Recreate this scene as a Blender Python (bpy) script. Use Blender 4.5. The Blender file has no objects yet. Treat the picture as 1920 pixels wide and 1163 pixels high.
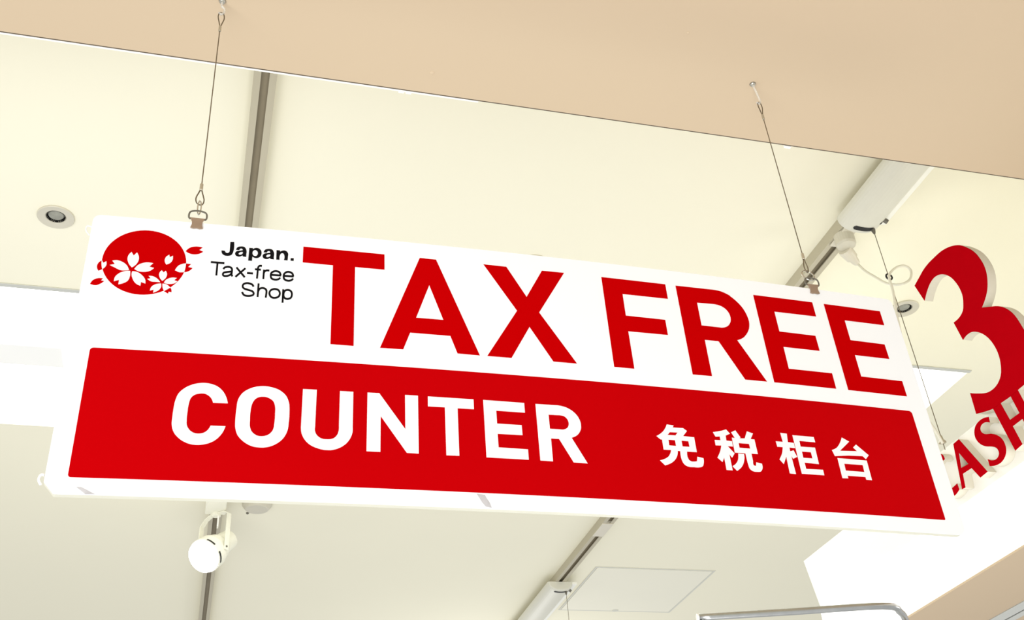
import bpy, bmesh, math, random
from mathutils import Vector, Matrix
from mathutils.geometry import tessellate_polygon

scene = bpy.context.scene
col = scene.collection
PI = math.pi

# ---------------------------------------------------------------- camera, world, lights, exposure
cam_data = bpy.data.cameras.new('camera')
cam_data.sensor_width = 36.0
cam_data.lens = 2041.8 / 1920 * 36.0
cam_data.clip_start = 0.02
cam = bpy.data.objects.new('camera', cam_data)
right, up, fwd = Vector((0.96290, -0.26069, -0.06968)), Vector((-0.09132, -0.55781 * -1, 0.82493)), Vector((0.25392, 0.78796, 0.56093))
up = right.cross(fwd).normalized()
right = fwd.cross(up).normalized()
m3 = Matrix((right, up, -fwd.normalized())).transposed()
cam.matrix_world = Matrix.Translation((0, 0, 1.6)) @ m3.to_4x4()
col.objects.link(cam)
scene.camera = cam

world = bpy.data.worlds.new('shop_air')
world.use_nodes = True
bg = world.node_tree.nodes['Background']
bg.inputs['Color'].default_value = (1.0, 1.0, 0.995, 1)
bg.inputs['Strength'].default_value = 0.68
scene.world = world

def area_light(name, loc, target, size, power, color=(1, 0.995, 0.985), size_y=None):
    d = bpy.data.lights.new(name, 'AREA')
    d.energy = power; d.color = color; d.size = size
    if size_y:
        d.shape = 'RECTANGLE'; d.size_y = size_y
    o = bpy.data.objects.new(name, d)
    o.location = loc
    o.rotation_euler = (Vector(target) - Vector(loc)).to_track_quat('-Z', 'Y').to_euler()
    col.objects.link(o)
    return o

area_light('shop_light_front', (-1.1, -0.8, 0.5), (0.2, 1.2, 2.3), 2.4, 95)
area_light('shop_light_right', (4.2, 1.4, 2.3), (1.6, 2.0, 3.4), 0.7, 20)
area_light('shop_light_left', (-3.2, 2.5, 1.9), (0.2, 3.0, 3.4), 1.2, 6)
area_light('far_ceiling_fill', (1.6, 6.0, 2.6), (1.6, 5.8, 3.4), 0.5, 5)  # added fill that brightens the far ceiling
area_light('canopy_end_fill', (1.15, 3.4, 2.35), (1.66, 2.4, 2.55), 0.25, 1.2)  # added unseen fill that whitens the far end of the canopy plate

sp = bpy.data.lights.new('ceiling_fill_spot', 'SPOT')  # added upward fill, only lifts the brightness of the near cream ceiling
sp.energy = 46; sp.spot_size = math.radians(88); sp.spot_blend = 1.0; sp.shadow_soft_size = 0.35; sp.color = (1, 0.995, 0.98)
so = bpy.data.objects.new('ceiling_fill_spot', sp)
so.location = (0.7, 1.5, 0.6)
so.rotation_euler = (Vector((0.7, 2.25, 3.4)) - Vector(so.location)).to_track_quat('-Z', 'Y').to_euler()
col.objects.link(so)

scene.view_settings.view_transform = 'Standard'
scene.view_settings.look = 'None'
scene.view_settings.gamma = 1.0
scene.view_settings.use_curve_mapping = False
scene.view_settings.exposure = 0.0

# ---------------------------------------------------------------- materials
def mat(name, color, rough=0.5, metal=0.0, noise=0.0, scale=20.0, bump=0.0, spec=0.5, emit=0.0, emit_color=None, alpha=1.0, trans=0.0):
    m = bpy.data.materials.new(name)
    m.use_nodes = True
    nt = m.node_tree
    b = nt.nodes['Principled BSDF']
    b.inputs['Base Color'].default_value = (*color, 1)
    b.inputs['Roughness'].default_value = rough
    b.inputs['Metallic'].default_value = metal
    b.inputs['Specular IOR Level'].default_value = spec
    if trans:
        b.inputs['Transmission Weight'].default_value = trans
    if alpha < 1:
        b.inputs['Alpha'].default_value = alpha
    if emit:
        b.inputs['Emission Color'].default_value = (*(emit_color or color), 1)
        b.inputs['Emission Strength'].default_value = emit
    if noise or bump:
        tc = nt.nodes.new('ShaderNodeTexCoord')
        n = nt.nodes.new('ShaderNodeTexNoise')
        n.inputs['Scale'].default_value = scale
        n.inputs['Detail'].default_value = 4
        nt.links.new(tc.outputs['Object'], n.inputs['Vector'])
        if noise:
            mx = nt.nodes.new('ShaderNodeMix'); mx.data_type = 'RGBA'
            mx.inputs[6].default_value = (*[c * (1 - noise) for c in color], 1)
            mx.inputs[7].default_value = (*[min(1, c * (1 + noise)) for c in color], 1)
            nt.links.new(n.outputs['Fac'], mx.inputs[0])
            nt.links.new(mx.outputs[2], b.inputs['Base Color'])
        if bump:
            bp = nt.nodes.new('ShaderNodeBump')
            bp.inputs['Strength'].default_value = bump
            bp.inputs['Distance'].default_value = 0.002
            nt.links.new(n.outputs['Fac'], bp.inputs['Height'])
            nt.links.new(bp.outputs['Normal'], b.inputs['Normal'])
    return m

M = {
    'cream': mat('cream_paint', (0.90, 0.87, 0.70), 0.8, noise=0.02, scale=1.5, spec=0.2),
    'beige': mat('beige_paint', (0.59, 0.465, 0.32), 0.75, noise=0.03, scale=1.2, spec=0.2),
    'white_board': mat('white_board', (0.905, 0.935, 0.955), 0.35, noise=0.01, scale=3, spec=0.4),
    'core': mat('foam_core', (0.68, 0.67, 0.56), 0.8, noise=0.04, scale=40, spec=0.1),
    'red': mat('red_vinyl', (0.49, 0.0002, 0.001), 0.6, noise=0.03, scale=2, spec=0.0),
    'red_band': mat('red_band_vinyl', (0.49, 0.0002, 0.002), 0.5, noise=0.04, scale=3, spec=0.01),
    'white_vinyl': mat('white_vinyl', (0.94, 0.94, 0.94), 0.4, noise=0.01, scale=3),
    'petal': mat('petal_white', (0.86, 0.85, 0.85), 0.45, noise=0.01, scale=6),
    'black_print': mat('black_print', (0.004, 0.004, 0.006), 0.5, noise=0.1, scale=6, spec=0.08),
    'scuff': mat('scuff_grey', (0.50, 0.50, 0.52), 0.7, noise=0.35, scale=90),
    'steel': mat('wire_steel', (0.20, 0.17, 0.12), 0.35, metal=0.8, noise=0.2, scale=200),
    'ferrule': mat('ferrule_metal', (0.50, 0.46, 0.36), 0.4, metal=0.7, noise=0.1, scale=80),
    'bronze': mat('clip_bronze', (0.36, 0.27, 0.20), 0.45, metal=0.5, noise=0.1, scale=80),
    'nickel': mat('nickel', (0.55, 0.53, 0.46), 0.25, metal=0.9, noise=0.05, scale=80),
    'clear_plastic': mat('clear_plastic', (0.93, 0.91, 0.84), 0.15, noise=0.02, scale=40, trans=0.55),
    'track': mat('track_enamel', (0.50, 0.46, 0.34), 0.5, noise=0.04, scale=10),
    'track_slot': mat('track_slot', (0.33, 0.28, 0.185), 0.6, noise=0.1, scale=20),
    'housing': mat('housing_white', (0.70, 0.69, 0.59), 0.45, noise=0.04, scale=6),
    'housing_lip': mat('housing_lip', (0.92, 0.92, 0.84), 0.35, noise=0.02, scale=6),
    'black': mat('black_plastic', (0.008, 0.008, 0.007), 0.6, noise=0.1, scale=30),
    'dark_grey': mat('dark_grey_metal', (0.16, 0.15, 0.12), 0.45, metal=0.4, noise=0.1, scale=40),
    'flange': mat('flange_enamel', (0.62, 0.59, 0.48), 0.4, noise=0.03, scale=20),
    'lamp_glass': mat('lamp_glass_grey', (0.30, 0.30, 0.25), 0.25, noise=0.3, scale=60),
    'plug': mat('plug_plastic', (0.70, 0.66, 0.54), 0.4, noise=0.03, scale=30),
    'cord': mat('cord_cream', (0.78, 0.76, 0.64), 0.45, noise=0.04, scale=30),
    'spot_body': mat('spot_enamel', (0.88, 0.87, 0.74), 0.35, noise=0.02, scale=20),
    'spot_lens': mat('spot_lens', (1, 0.97, 0.88), 0.3, emit=14, emit_color=(1, 0.95, 0.82), noise=0.01),
    'panel_lit': mat('light_panel', (1, 1, 0.97), 0.5, emit=3.2, emit_color=(1, 0.995, 0.96), noise=0.01),
    'recess': mat('recess_white', (0.95, 0.95, 0.92), 0.6, noise=0.01, scale=3),
    'fascia_lit': mat('backlit_acrylic', (0.97, 0.97, 0.95), 0.4, emit=0.75, emit_color=(1, 1, 0.95), noise=0.01, scale=4),
    'plate': mat('plate_white', (0.90, 0.885, 0.82), 0.5, noise=0.02, scale=4),
    'letter_side': mat('letter_foam_side', (0.72, 0.68, 0.57), 0.7, noise=0.03, scale=20),
    'letter_face': mat('letter_red_face', (0.44, 0.001, 0.005), 0.6, noise=0.05, scale=30, spec=0.0),
    'trim_white': mat('trim_white', (0.93, 0.92, 0.86), 0.3, noise=0.02, scale=10),
    'trim_dark': mat('trim_dark_gap', (0.10, 0.075, 0.05), 0.7, noise=0.1, scale=10),
    'hatch': mat('hatch_enamel', (0.88, 0.86, 0.72), 0.6, noise=0.02, scale=3),
    'hatch_frame': mat('hatch_frame', (0.66, 0.66, 0.58), 0.45, noise=0.05, scale=10),
    'chrome': mat('chrome', (0.50, 0.51, 0.50), 0.3, metal=1.0, noise=0.15, scale=60),
    'alu': mat('aluminium', (0.62, 0.63, 0.58), 0.35, metal=0.3, noise=0.04, scale=20),
    'plaster_mark': mat('plaster_mark', (0.60, 0.47, 0.32), 0.8, noise=0.1, scale=60),
}

# ---------------------------------------------------------------- helpers
def tag(o, label=None, cat=None, group=None, kind=None):
    if label: o['label'] = label
    if cat: o['category'] = cat
    if group: o['group'] = group
    if kind: o['kind'] = kind
    return o

def empty(name, loc, label, cat, group=None):
    o = bpy.data.objects.new(name, None)
    o.empty_display_size = 0.05
    o.location = loc
    col.objects.link(o)
    return tag(o, label, cat, group)

def obj(name, bm, m, parent=None, label=None, shade=False, recalc=True):
    """link a bmesh (in world coordinates) as one object; the parent is an unrotated Empty or mesh"""
    me = bpy.data.meshes.new(name)
    if recalc:
        bmesh.ops.recalc_face_normals(bm, faces=bm.faces[:])
    base = Vector((0, 0, 0))
    if parent is not None:
        p = parent
        while p is not None:
            base = base + Vector(p.location); p = p.parent
        bmesh.ops.translate(bm, verts=bm.verts[:], vec=-base)
    bm.to_mesh(me); bm.free()
    for mm in (m if isinstance(m, (list, tuple)) else [m]):
        me.materials.append(M[mm])
    if shade:
        for p in me.polygons: p.use_smooth = True
    o = bpy.data.objects.new(name, me)
    col.objects.link(o)
    if parent is not None: o.parent = parent
    if label: o['label'] = label
    return o

def recentre(o):
    """top-level mesh: move its origin to its box centre"""
    vs = [v.co for v in o.data.vertices]
    c = Vector([(min(v[i] for v in vs) + max(v[i] for v in vs)) / 2 for i in range(3)])
    o.data.transform(Matrix.Translation(-c)); o.location = c
    return o

def box(x0, x1, y0, y1, z0, z1, bev=0.0, seg=2, bm=None):
    b = bmesh.new()
    r = bmesh.ops.create_cube(b, size=1)
    bmesh.ops.scale(b, vec=(x1 - x0, y1 - y0, z1 - z0), verts=b.verts[:])
    bmesh.ops.translate(b, vec=((x0 + x1) / 2, (y0 + y1) / 2, (z0 + z1) / 2), verts=b.verts[:])
    if bev:
        bmesh.ops.bevel(b, geom=b.edges[:], offset=bev, segments=seg, affect='EDGES', profile=0.5)
    if bm is None: return b
    return merge(bm, b)

def merge(a, b):
    me = bpy.data.meshes.new('tmp'); b.to_mesh(me); b.free(); a.from_mesh(me); bpy.data.meshes.remove(me)
    return a

def smooth_path(pts, n=8, closed=False):
    P = [Vector(p) for p in pts]; out = []; N = len(P)
    for i in range(N if closed else N - 1):
        p0 = P[(i - 1) % N] if closed or i > 0 else P[i] * 2 - P[i + 1]
        p1 = P[i]; p2 = P[(i + 1) % N]
        p3 = P[(i + 2) % N] if closed or i + 2 < N else P[i + 1] * 2 - P[i]
        for k in range(n):
            t = k / n
            out.append(0.5 * ((2 * p1) + (p2 - p0) * t + (2 * p0 - 5 * p1 + 4 * p2 - p3) * t * t + (3 * p1 - p0 - 3 * p2 + p3) * t ** 3))
    if not closed: out.append(P[-1])
    return out

def tube(pts, r, n=8, closed=False, radii=None):
    b = bmesh.new(); P = [Vector(p) for p in pts]; rings = []; ref = None
    N = len(P)
    for i, p in enumerate(P):
        if closed: t = P[(i + 1) % N] - P[i - 1]
        else: t = P[min(i + 1, N - 1)] - P[max(i - 1, 0)]
        t.normalize()
        if ref is None:
            ref = t.orthogonal().normalized()
        ref = (ref - t * ref.dot(t)).normalized()
        s = t.cross(ref); rr = radii[i] if radii else r
        rings.append([b.verts.new(p + (ref * math.cos(2 * PI * k / n) + s * math.sin(2 * PI * k / n)) * rr) for k in range(n)])
    for i in range(N if closed else N - 1):
        A, B = rings[i], rings[(i + 1) % N]
        if closed and i == N - 1:
            off = min(range(n), key=lambda q: (A[0].co - B[q].co).length)
            B = B[off:] + B[:off]
        for k in range(n):
            b.faces.new((A[k], A[(k + 1) % n], B[(k + 1) % n], B[k]))
    if not closed:
        b.faces.new(rings[0][::-1]); b.faces.new(rings[-1])
    return b

def lathe(profile, centre, axis, n=32, cap0=True, cap1=True):
    """profile: (distance along axis, radius)"""
    b = bmesh.new(); ax = Vector(axis).normalized(); u = ax.orthogonal().normalized(); v = ax.cross(u); c = Vector(centre)
    rings = [[b.verts.new(c + ax * d + (u * math.cos(2 * PI * k / n) + v * math.sin(2 * PI * k / n)) * max(r, 1e-5)) for k in range(n)] for d, r in profile]
    for A, B in zip(rings, rings[1:]):
        for k in range(n): b.faces.new((A[k], A[(k + 1) % n], B[(k + 1) % n], B[k]))
    if cap0: b.faces.new(rings[0][::-1])
    if cap1: b.faces.new(rings[-1])
    return b

def fill(loops):
    """flat bmesh in (a, b, 0) from an outline and its holes"""
    b = bmesh.new()
    flat = [Vector((p[0], p[1], 0)) for L in loops for p in L]
    vs = [b.verts.new(p) for p in flat]
    for t in tessellate_polygon([[Vector((p[0], p[1], 0)) for p in L] for L in loops]):
        try: b.faces.new([vs[i] for i in t])
        except ValueError: pass
    bmesh.ops.recalc_face_normals(b, faces=b.faces[:])
    if b.faces and sum(f.normal.z * f.calc_area() for f in b.faces) < 0:
        bmesh.ops.reverse_faces(b, faces=b.faces[:])
    return b

# ---------------------------------------------------------------- outlines (metres)
# sign prints: (x, z) on the face of the sign board;  cash letters: (y, z) on the counter fascia
RED_LETTERS = [('T',[[(0.095,2.5215),(0.2056,2.5208),(0.2056,2.4947),(0.1653,2.4948),(0.1648,2.3673),(0.1351,2.3676),(0.1355,2.4944),(0.095,2.4949)]]),('A',[[(0.1992,2.3674),(0.255,2.5206),(0.2781,2.5204),(0.3328,2.3672),(0.3025,2.3677),(0.2938,2.3946),(0.2393,2.3947),(0.2297,2.3676)],[(0.2673,2.4755),(0.2478,2.4193),(0.2852,2.4194)]]),('X',[[(0.3465,2.5205),(0.3799,2.5202),(0.406,2.4707),(0.4328,2.5199),(0.4663,2.5202),(0.4222,2.4461),(0.4693,2.367),(0.4357,2.3671),(0.4062,2.4205),(0.3767,2.3674),(0.3431,2.3674),(0.3903,2.4457)]]),('F',[[(0.5235,2.52),(0.6243,2.5199),(0.6243,2.4937),(0.5529,2.4935),(0.5528,2.4555),(0.6139,2.4553),(0.6138,2.4293),(0.5528,2.4288),(0.5533,2.3668),(0.5236,2.367)]]),('R',[[(0.6409,2.5197),(0.7018,2.5203),(0.7055,2.5202),(0.7092,2.5199),(0.7127,2.5195),(0.7161,2.5187),(0.7203,2.5172),(0.7247,2.5151),(0.7281,2.5132),(0.7295,2.5124),(0.7273,2.5133),(0.7227,2.5155),(0.7181,2.5176),(0.7162,2.5185),(0.7176,2.5179),(0.7206,2.5166),(0.7242,2.5149),(0.7274,2.5131),(0.7302,2.5111),(0.7329,2.5088),(0.7354,2.5064),(0.7378,2.5038),(0.7401,2.5011),(0.7422,2.4984),(0.7442,2.4954),(0.746,2.4923),(0.7473,2.4893),(0.7485,2.4862),(0.7495,2.4829),(0.7503,2.4795),(0.7509,2.4763),(0.7513,2.4731),(0.7515,2.4698),(0.7513,2.4664),(0.7509,2.4635),(0.7502,2.4606),(0.7493,2.4576),(0.7482,2.4547),(0.7471,2.4527),(0.746,2.4506),(0.7447,2.4486),(0.7433,2.4467),(0.7416,2.4444),(0.7397,2.4423),(0.7377,2.4402),(0.7356,2.4384),(0.7329,2.4367),(0.7302,2.4352),(0.7274,2.434),(0.7245,2.4329),(0.7583,2.3661),(0.7237,2.366),(0.694,2.4268),(0.693,2.4276),(0.6714,2.4275),(0.6714,2.3664),(0.6416,2.3662)],[(0.671,2.4929),(0.6986,2.4938),(0.7018,2.4935),(0.705,2.4931),(0.708,2.4924),(0.7108,2.4913),(0.713,2.4901),(0.7151,2.4886),(0.717,2.4869),(0.7185,2.4849),(0.7198,2.4827),(0.7209,2.4801),(0.7216,2.4774),(0.7219,2.4745),(0.7219,2.4723),(0.7217,2.47),(0.7213,2.4677),(0.7206,2.4655),(0.7195,2.4632),(0.7181,2.4609),(0.7165,2.4588),(0.7148,2.457),(0.7127,2.4554),(0.7105,2.4542),(0.7081,2.4532),(0.7058,2.4525),(0.704,2.4522),(0.7022,2.452),(0.7004,2.4521),(0.6986,2.4522),(0.6709,2.4523)]]),('E',[[(0.7695,2.5198),(0.8715,2.5199),(0.8716,2.4936),(0.7994,2.4931),(0.7996,2.4571),(0.8609,2.4569),(0.8612,2.4302),(0.8,2.4301),(0.7999,2.3921),(0.8723,2.3922),(0.8722,2.366),(0.7702,2.3662)]]),('E',[[(0.8919,2.5197),(0.9935,2.52),(0.9936,2.4937),(0.9218,2.4932),(0.9219,2.4568),(0.9828,2.4566),(0.9833,2.4304),(0.9221,2.4301),(0.9223,2.3923),(0.9942,2.3922),(0.9943,2.366),(0.8928,2.366)]])]
WHITE_LETTERS = [('C',[[(0.0138,2.272),(0.0134,2.2739),(0.0129,2.2758),(0.0124,2.2776),(0.0118,2.2794),(0.0109,2.2814),(0.01,2.2835),(0.0089,2.2854),(0.0078,2.2872),(0.0063,2.2891),(0.0048,2.2908),(0.0031,2.2924),(0.0014,2.2938),(-0.0008,2.2952),(-0.003,2.2963),(-0.0054,2.2971),(-0.0077,2.2978),(-0.0106,2.2984),(-0.0136,2.2987),(-0.0166,2.2987),(-0.0195,2.2984),(-0.0221,2.298),(-0.0248,2.2973),(-0.0274,2.2965),(-0.0299,2.2954),(-0.0323,2.2942),(-0.0347,2.2928),(-0.0369,2.2912),(-0.039,2.2893),(-0.0407,2.2876),(-0.0423,2.2857),(-0.0437,2.2837),(-0.0449,2.2815),(-0.0458,2.2793),(-0.0464,2.277),(-0.0469,2.2746),(-0.0474,2.2722),(-0.0478,2.2694),(-0.048,2.2665),(-0.0482,2.2636),(-0.0483,2.2608),(-0.0484,2.2577),(-0.0485,2.2546),(-0.0485,2.2515),(-0.0485,2.2484),(-0.0485,2.2459),(-0.0485,2.2434),(-0.0484,2.2409),(-0.048,2.2385),(-0.0476,2.2365),(-0.0471,2.2346),(-0.0464,2.2327),(-0.0456,2.2309),(-0.0445,2.2289),(-0.0432,2.2269),(-0.0417,2.2252),(-0.0402,2.2235),(-0.0383,2.2218),(-0.0363,2.2202),(-0.0343,2.2188),(-0.0321,2.2176),(-0.0302,2.2167),(-0.0283,2.2159),(-0.0263,2.2153),(-0.0244,2.2147),(-0.0223,2.2144),(-0.0202,2.2142),(-0.018,2.2141),(-0.0159,2.2142),(-0.0135,2.2144),(-0.0112,2.2148),(-0.0089,2.2153),(-0.0066,2.216),(-0.0045,2.2168),(-0.0024,2.2178),(-0.0004,2.2189),(0.0015,2.2202),(0.0032,2.2216),(0.0048,2.2232),(0.0063,2.2248),(0.0076,2.2266),(0.0087,2.2282),(0.0097,2.2299),(0.0106,2.2317),(0.0114,2.2335),(0.012,2.2352),(0.0126,2.237),(0.0131,2.2388),(0.0135,2.2406),(-0.0038,2.2404),(-0.0043,2.2389),(-0.0049,2.2374),(-0.0056,2.236),(-0.0063,2.2347),(-0.0073,2.2335),(-0.0083,2.2324),(-0.0095,2.2314),(-0.0107,2.2306),(-0.012,2.23),(-0.0134,2.2295),(-0.0148,2.2291),(-0.0163,2.229),(-0.0179,2.2289),(-0.0197,2.2291),(-0.0214,2.2295),(-0.023,2.2301),(-0.0243,2.2309),(-0.0257,2.2318),(-0.0269,2.2329),(-0.028,2.234),(-0.0289,2.2353),(-0.0297,2.2366),(-0.0304,2.238),(-0.0309,2.2394),(-0.0313,2.241),(-0.0316,2.2427),(-0.0317,2.2444),(-0.0318,2.246),(-0.032,2.2488),(-0.032,2.2516),(-0.032,2.2544),(-0.0319,2.2572),(-0.0319,2.2601),(-0.0319,2.2629),(-0.0317,2.2658),(-0.0315,2.2686),(-0.0312,2.2705),(-0.031,2.2725),(-0.0306,2.2744),(-0.0301,2.2761),(-0.0294,2.2774),(-0.0286,2.2787),(-0.0276,2.2799),(-0.0266,2.2809),(-0.0252,2.2819),(-0.0236,2.2827),(-0.0219,2.2832),(-0.0201,2.2836),(-0.0186,2.2839),(-0.017,2.284),(-0.0154,2.284),(-0.0138,2.2837),(-0.0124,2.2832),(-0.0109,2.2824),(-0.0095,2.2815),(-0.0082,2.2804),(-0.0073,2.2794),(-0.0064,2.2784),(-0.0056,2.2772),(-0.005,2.276),(-0.0045,2.275),(-0.0041,2.274),(-0.0038,2.2729),(-0.0035,2.2718)]]),('O',[[(0.0539,2.2988),(0.0566,2.2989),(0.0592,2.2988),(0.0619,2.2984),(0.0645,2.2979),(0.0671,2.2973),(0.0697,2.2965),(0.0723,2.2955),(0.0747,2.2942),(0.0769,2.2927),(0.079,2.291),(0.0809,2.2891),(0.0826,2.287),(0.0838,2.2849),(0.0849,2.2824),(0.0858,2.2799),(0.0865,2.2774),(0.0871,2.2746),(0.0873,2.2717),(0.0875,2.2687),(0.0876,2.2658),(0.0877,2.2621),(0.0878,2.2583),(0.0877,2.2546),(0.0875,2.2509),(0.0873,2.2477),(0.0872,2.2445),(0.0869,2.2414),(0.0863,2.2383),(0.0855,2.2356),(0.0845,2.2329),(0.0833,2.2304),(0.0819,2.228),(0.0801,2.2256),(0.078,2.2234),(0.0758,2.2214),(0.0735,2.2197),(0.0712,2.2183),(0.0689,2.2171),(0.0665,2.2161),(0.064,2.2153),(0.0617,2.2148),(0.0593,2.2144),(0.0568,2.2143),(0.0544,2.2143),(0.052,2.2144),(0.0495,2.2147),(0.0471,2.2152),(0.0447,2.216),(0.0421,2.2171),(0.0395,2.2185),(0.037,2.2202),(0.0347,2.222),(0.0328,2.2238),(0.031,2.2257),(0.0294,2.2277),(0.0279,2.23),(0.0271,2.2319),(0.0263,2.2339),(0.0257,2.236),(0.0252,2.2382),(0.0246,2.2414),(0.0244,2.2448),(0.0243,2.2482),(0.0242,2.2516),(0.0242,2.255),(0.0242,2.2584),(0.0243,2.2618),(0.0245,2.2653),(0.0246,2.2685),(0.0247,2.2717),(0.025,2.2749),(0.0256,2.278),(0.0263,2.2802),(0.0272,2.2824),(0.0282,2.2844),(0.0294,2.2864),(0.031,2.2884),(0.0328,2.2902),(0.0348,2.2918),(0.0369,2.2933),(0.0387,2.2944),(0.0406,2.2954),(0.0426,2.2963),(0.0446,2.297),(0.0469,2.2977),(0.0492,2.2982),(0.0516,2.2986)],[(0.0553,2.284),(0.057,2.284),(0.0588,2.2837),(0.0606,2.2832),(0.0623,2.2825),(0.0637,2.2817),(0.0651,2.2808),(0.0664,2.2797),(0.0675,2.2784),(0.0684,2.2769),(0.0691,2.2752),(0.0696,2.2734),(0.07,2.2716),(0.0704,2.2691),(0.0706,2.2665),(0.0706,2.2639),(0.0706,2.2613),(0.0707,2.2578),(0.0707,2.2544),(0.0706,2.251),(0.0704,2.2476),(0.0702,2.2452),(0.0701,2.2429),(0.0697,2.2406),(0.0691,2.2385),(0.0683,2.2368),(0.0673,2.2353),(0.0662,2.2338),(0.065,2.2326),(0.0633,2.2314),(0.0614,2.2304),(0.0594,2.2298),(0.0574,2.2294),(0.0557,2.2293),(0.054,2.2293),(0.0522,2.2296),(0.0506,2.2301),(0.0491,2.2309),(0.0476,2.2318),(0.0462,2.233),(0.045,2.2343),(0.0441,2.2356),(0.0434,2.2371),(0.0427,2.2387),(0.0422,2.2403),(0.0417,2.2427),(0.0415,2.2452),(0.0414,2.2478),(0.0414,2.2504),(0.0412,2.254),(0.0411,2.2578),(0.0412,2.2615),(0.0414,2.2652),(0.0416,2.2674),(0.0419,2.2696),(0.0423,2.2718),(0.0428,2.2739),(0.0435,2.2758),(0.0444,2.2776),(0.0454,2.2793),(0.0466,2.2807),(0.0484,2.2822),(0.0506,2.2832),(0.053,2.2838)]]),('U',[[(0.1028,2.298),(0.1198,2.2982),(0.1193,2.2471),(0.1192,2.2455),(0.1191,2.2439),(0.1191,2.2422),(0.1192,2.2407),(0.1195,2.2393),(0.12,2.2379),(0.1205,2.2366),(0.1211,2.2354),(0.1221,2.2341),(0.1233,2.2329),(0.1246,2.2318),(0.1259,2.2309),(0.1279,2.2301),(0.13,2.2296),(0.1323,2.2295),(0.1344,2.2295),(0.1364,2.2296),(0.1383,2.2299),(0.1402,2.2305),(0.142,2.2313),(0.1431,2.2322),(0.1443,2.2333),(0.1453,2.2346),(0.1461,2.2359),(0.1467,2.2371),(0.1472,2.2385),(0.1476,2.2399),(0.1479,2.2414),(0.1482,2.2432),(0.1483,2.2451),(0.1483,2.247),(0.1482,2.2489),(0.1486,2.2984),(0.1653,2.2984),(0.1651,2.2478),(0.1652,2.2459),(0.1652,2.244),(0.1651,2.2421),(0.1648,2.2402),(0.1644,2.2382),(0.1638,2.2363),(0.1631,2.2344),(0.1623,2.2325),(0.1613,2.2304),(0.16,2.2284),(0.1587,2.2265),(0.1572,2.2247),(0.1553,2.2229),(0.1533,2.2212),(0.1511,2.2197),(0.1488,2.2184),(0.1468,2.2174),(0.1447,2.2166),(0.1426,2.2159),(0.1404,2.2153),(0.1386,2.215),(0.1367,2.2149),(0.1348,2.2149),(0.133,2.2149),(0.1303,2.2151),(0.1277,2.2156),(0.1251,2.2162),(0.1226,2.217),(0.1201,2.2179),(0.1177,2.2189),(0.1153,2.2202),(0.1131,2.2217),(0.1112,2.2233),(0.1094,2.2251),(0.1078,2.2271),(0.1063,2.2293),(0.1053,2.2312),(0.1044,2.2332),(0.1036,2.2354),(0.103,2.2376),(0.1027,2.2391),(0.1026,2.2407),(0.1024,2.2423),(0.1023,2.244)]]),('N',[[(0.1832,2.2986),(0.1981,2.2987),(0.2307,2.2493),(0.231,2.2986),(0.2477,2.2987),(0.2469,2.2164),(0.2321,2.2165),(0.1998,2.266),(0.1993,2.216),(0.1823,2.216)]]),('T',[[(0.2605,2.2986),(0.3205,2.2987),(0.3204,2.2842),(0.2988,2.2841),(0.2982,2.2163),(0.2817,2.216),(0.2822,2.2843),(0.2602,2.2841)]]),('E',[[(0.3334,2.2989),(0.3887,2.2986),(0.3886,2.2842),(0.35,2.2843),(0.3499,2.2653),(0.3827,2.2653),(0.3828,2.2508),(0.3497,2.2506),(0.3497,2.2312),(0.3885,2.2308),(0.3883,2.2162),(0.3331,2.2162)]]),('R',[[(0.4041,2.2984),(0.4345,2.2987),(0.4375,2.2984),(0.4405,2.2979),(0.4433,2.2973),(0.4461,2.2965),(0.4488,2.2953),(0.4513,2.2939),(0.4538,2.2923),(0.456,2.2904),(0.4579,2.2885),(0.4596,2.2864),(0.4611,2.2841),(0.4623,2.2816),(0.4631,2.2795),(0.4637,2.2773),(0.4642,2.275),(0.4643,2.2726),(0.4643,2.2705),(0.4641,2.2683),(0.4637,2.2662),(0.463,2.2641),(0.4621,2.2622),(0.461,2.2602),(0.4597,2.2584),(0.4583,2.2568),(0.4563,2.2552),(0.4541,2.2538),(0.4517,2.2527),(0.4493,2.2516),(0.4673,2.2158),(0.4484,2.2162),(0.4319,2.2488),(0.4209,2.2487),(0.4205,2.2159),(0.4037,2.2161)],[(0.4208,2.2837),(0.4357,2.284),(0.4376,2.2839),(0.4394,2.2837),(0.4412,2.2833),(0.4427,2.2826),(0.444,2.2816),(0.4451,2.2805),(0.4461,2.2791),(0.4468,2.2776),(0.4472,2.2762),(0.4475,2.2746),(0.4476,2.273),(0.4474,2.2714),(0.4471,2.2699),(0.4465,2.2685),(0.4458,2.2671),(0.4449,2.2659),(0.4436,2.2648),(0.4421,2.2639),(0.4404,2.2632),(0.4388,2.2628),(0.4378,2.2627),(0.4368,2.2627),(0.4359,2.2627),(0.4349,2.2628),(0.4207,2.2628)]])]
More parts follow.
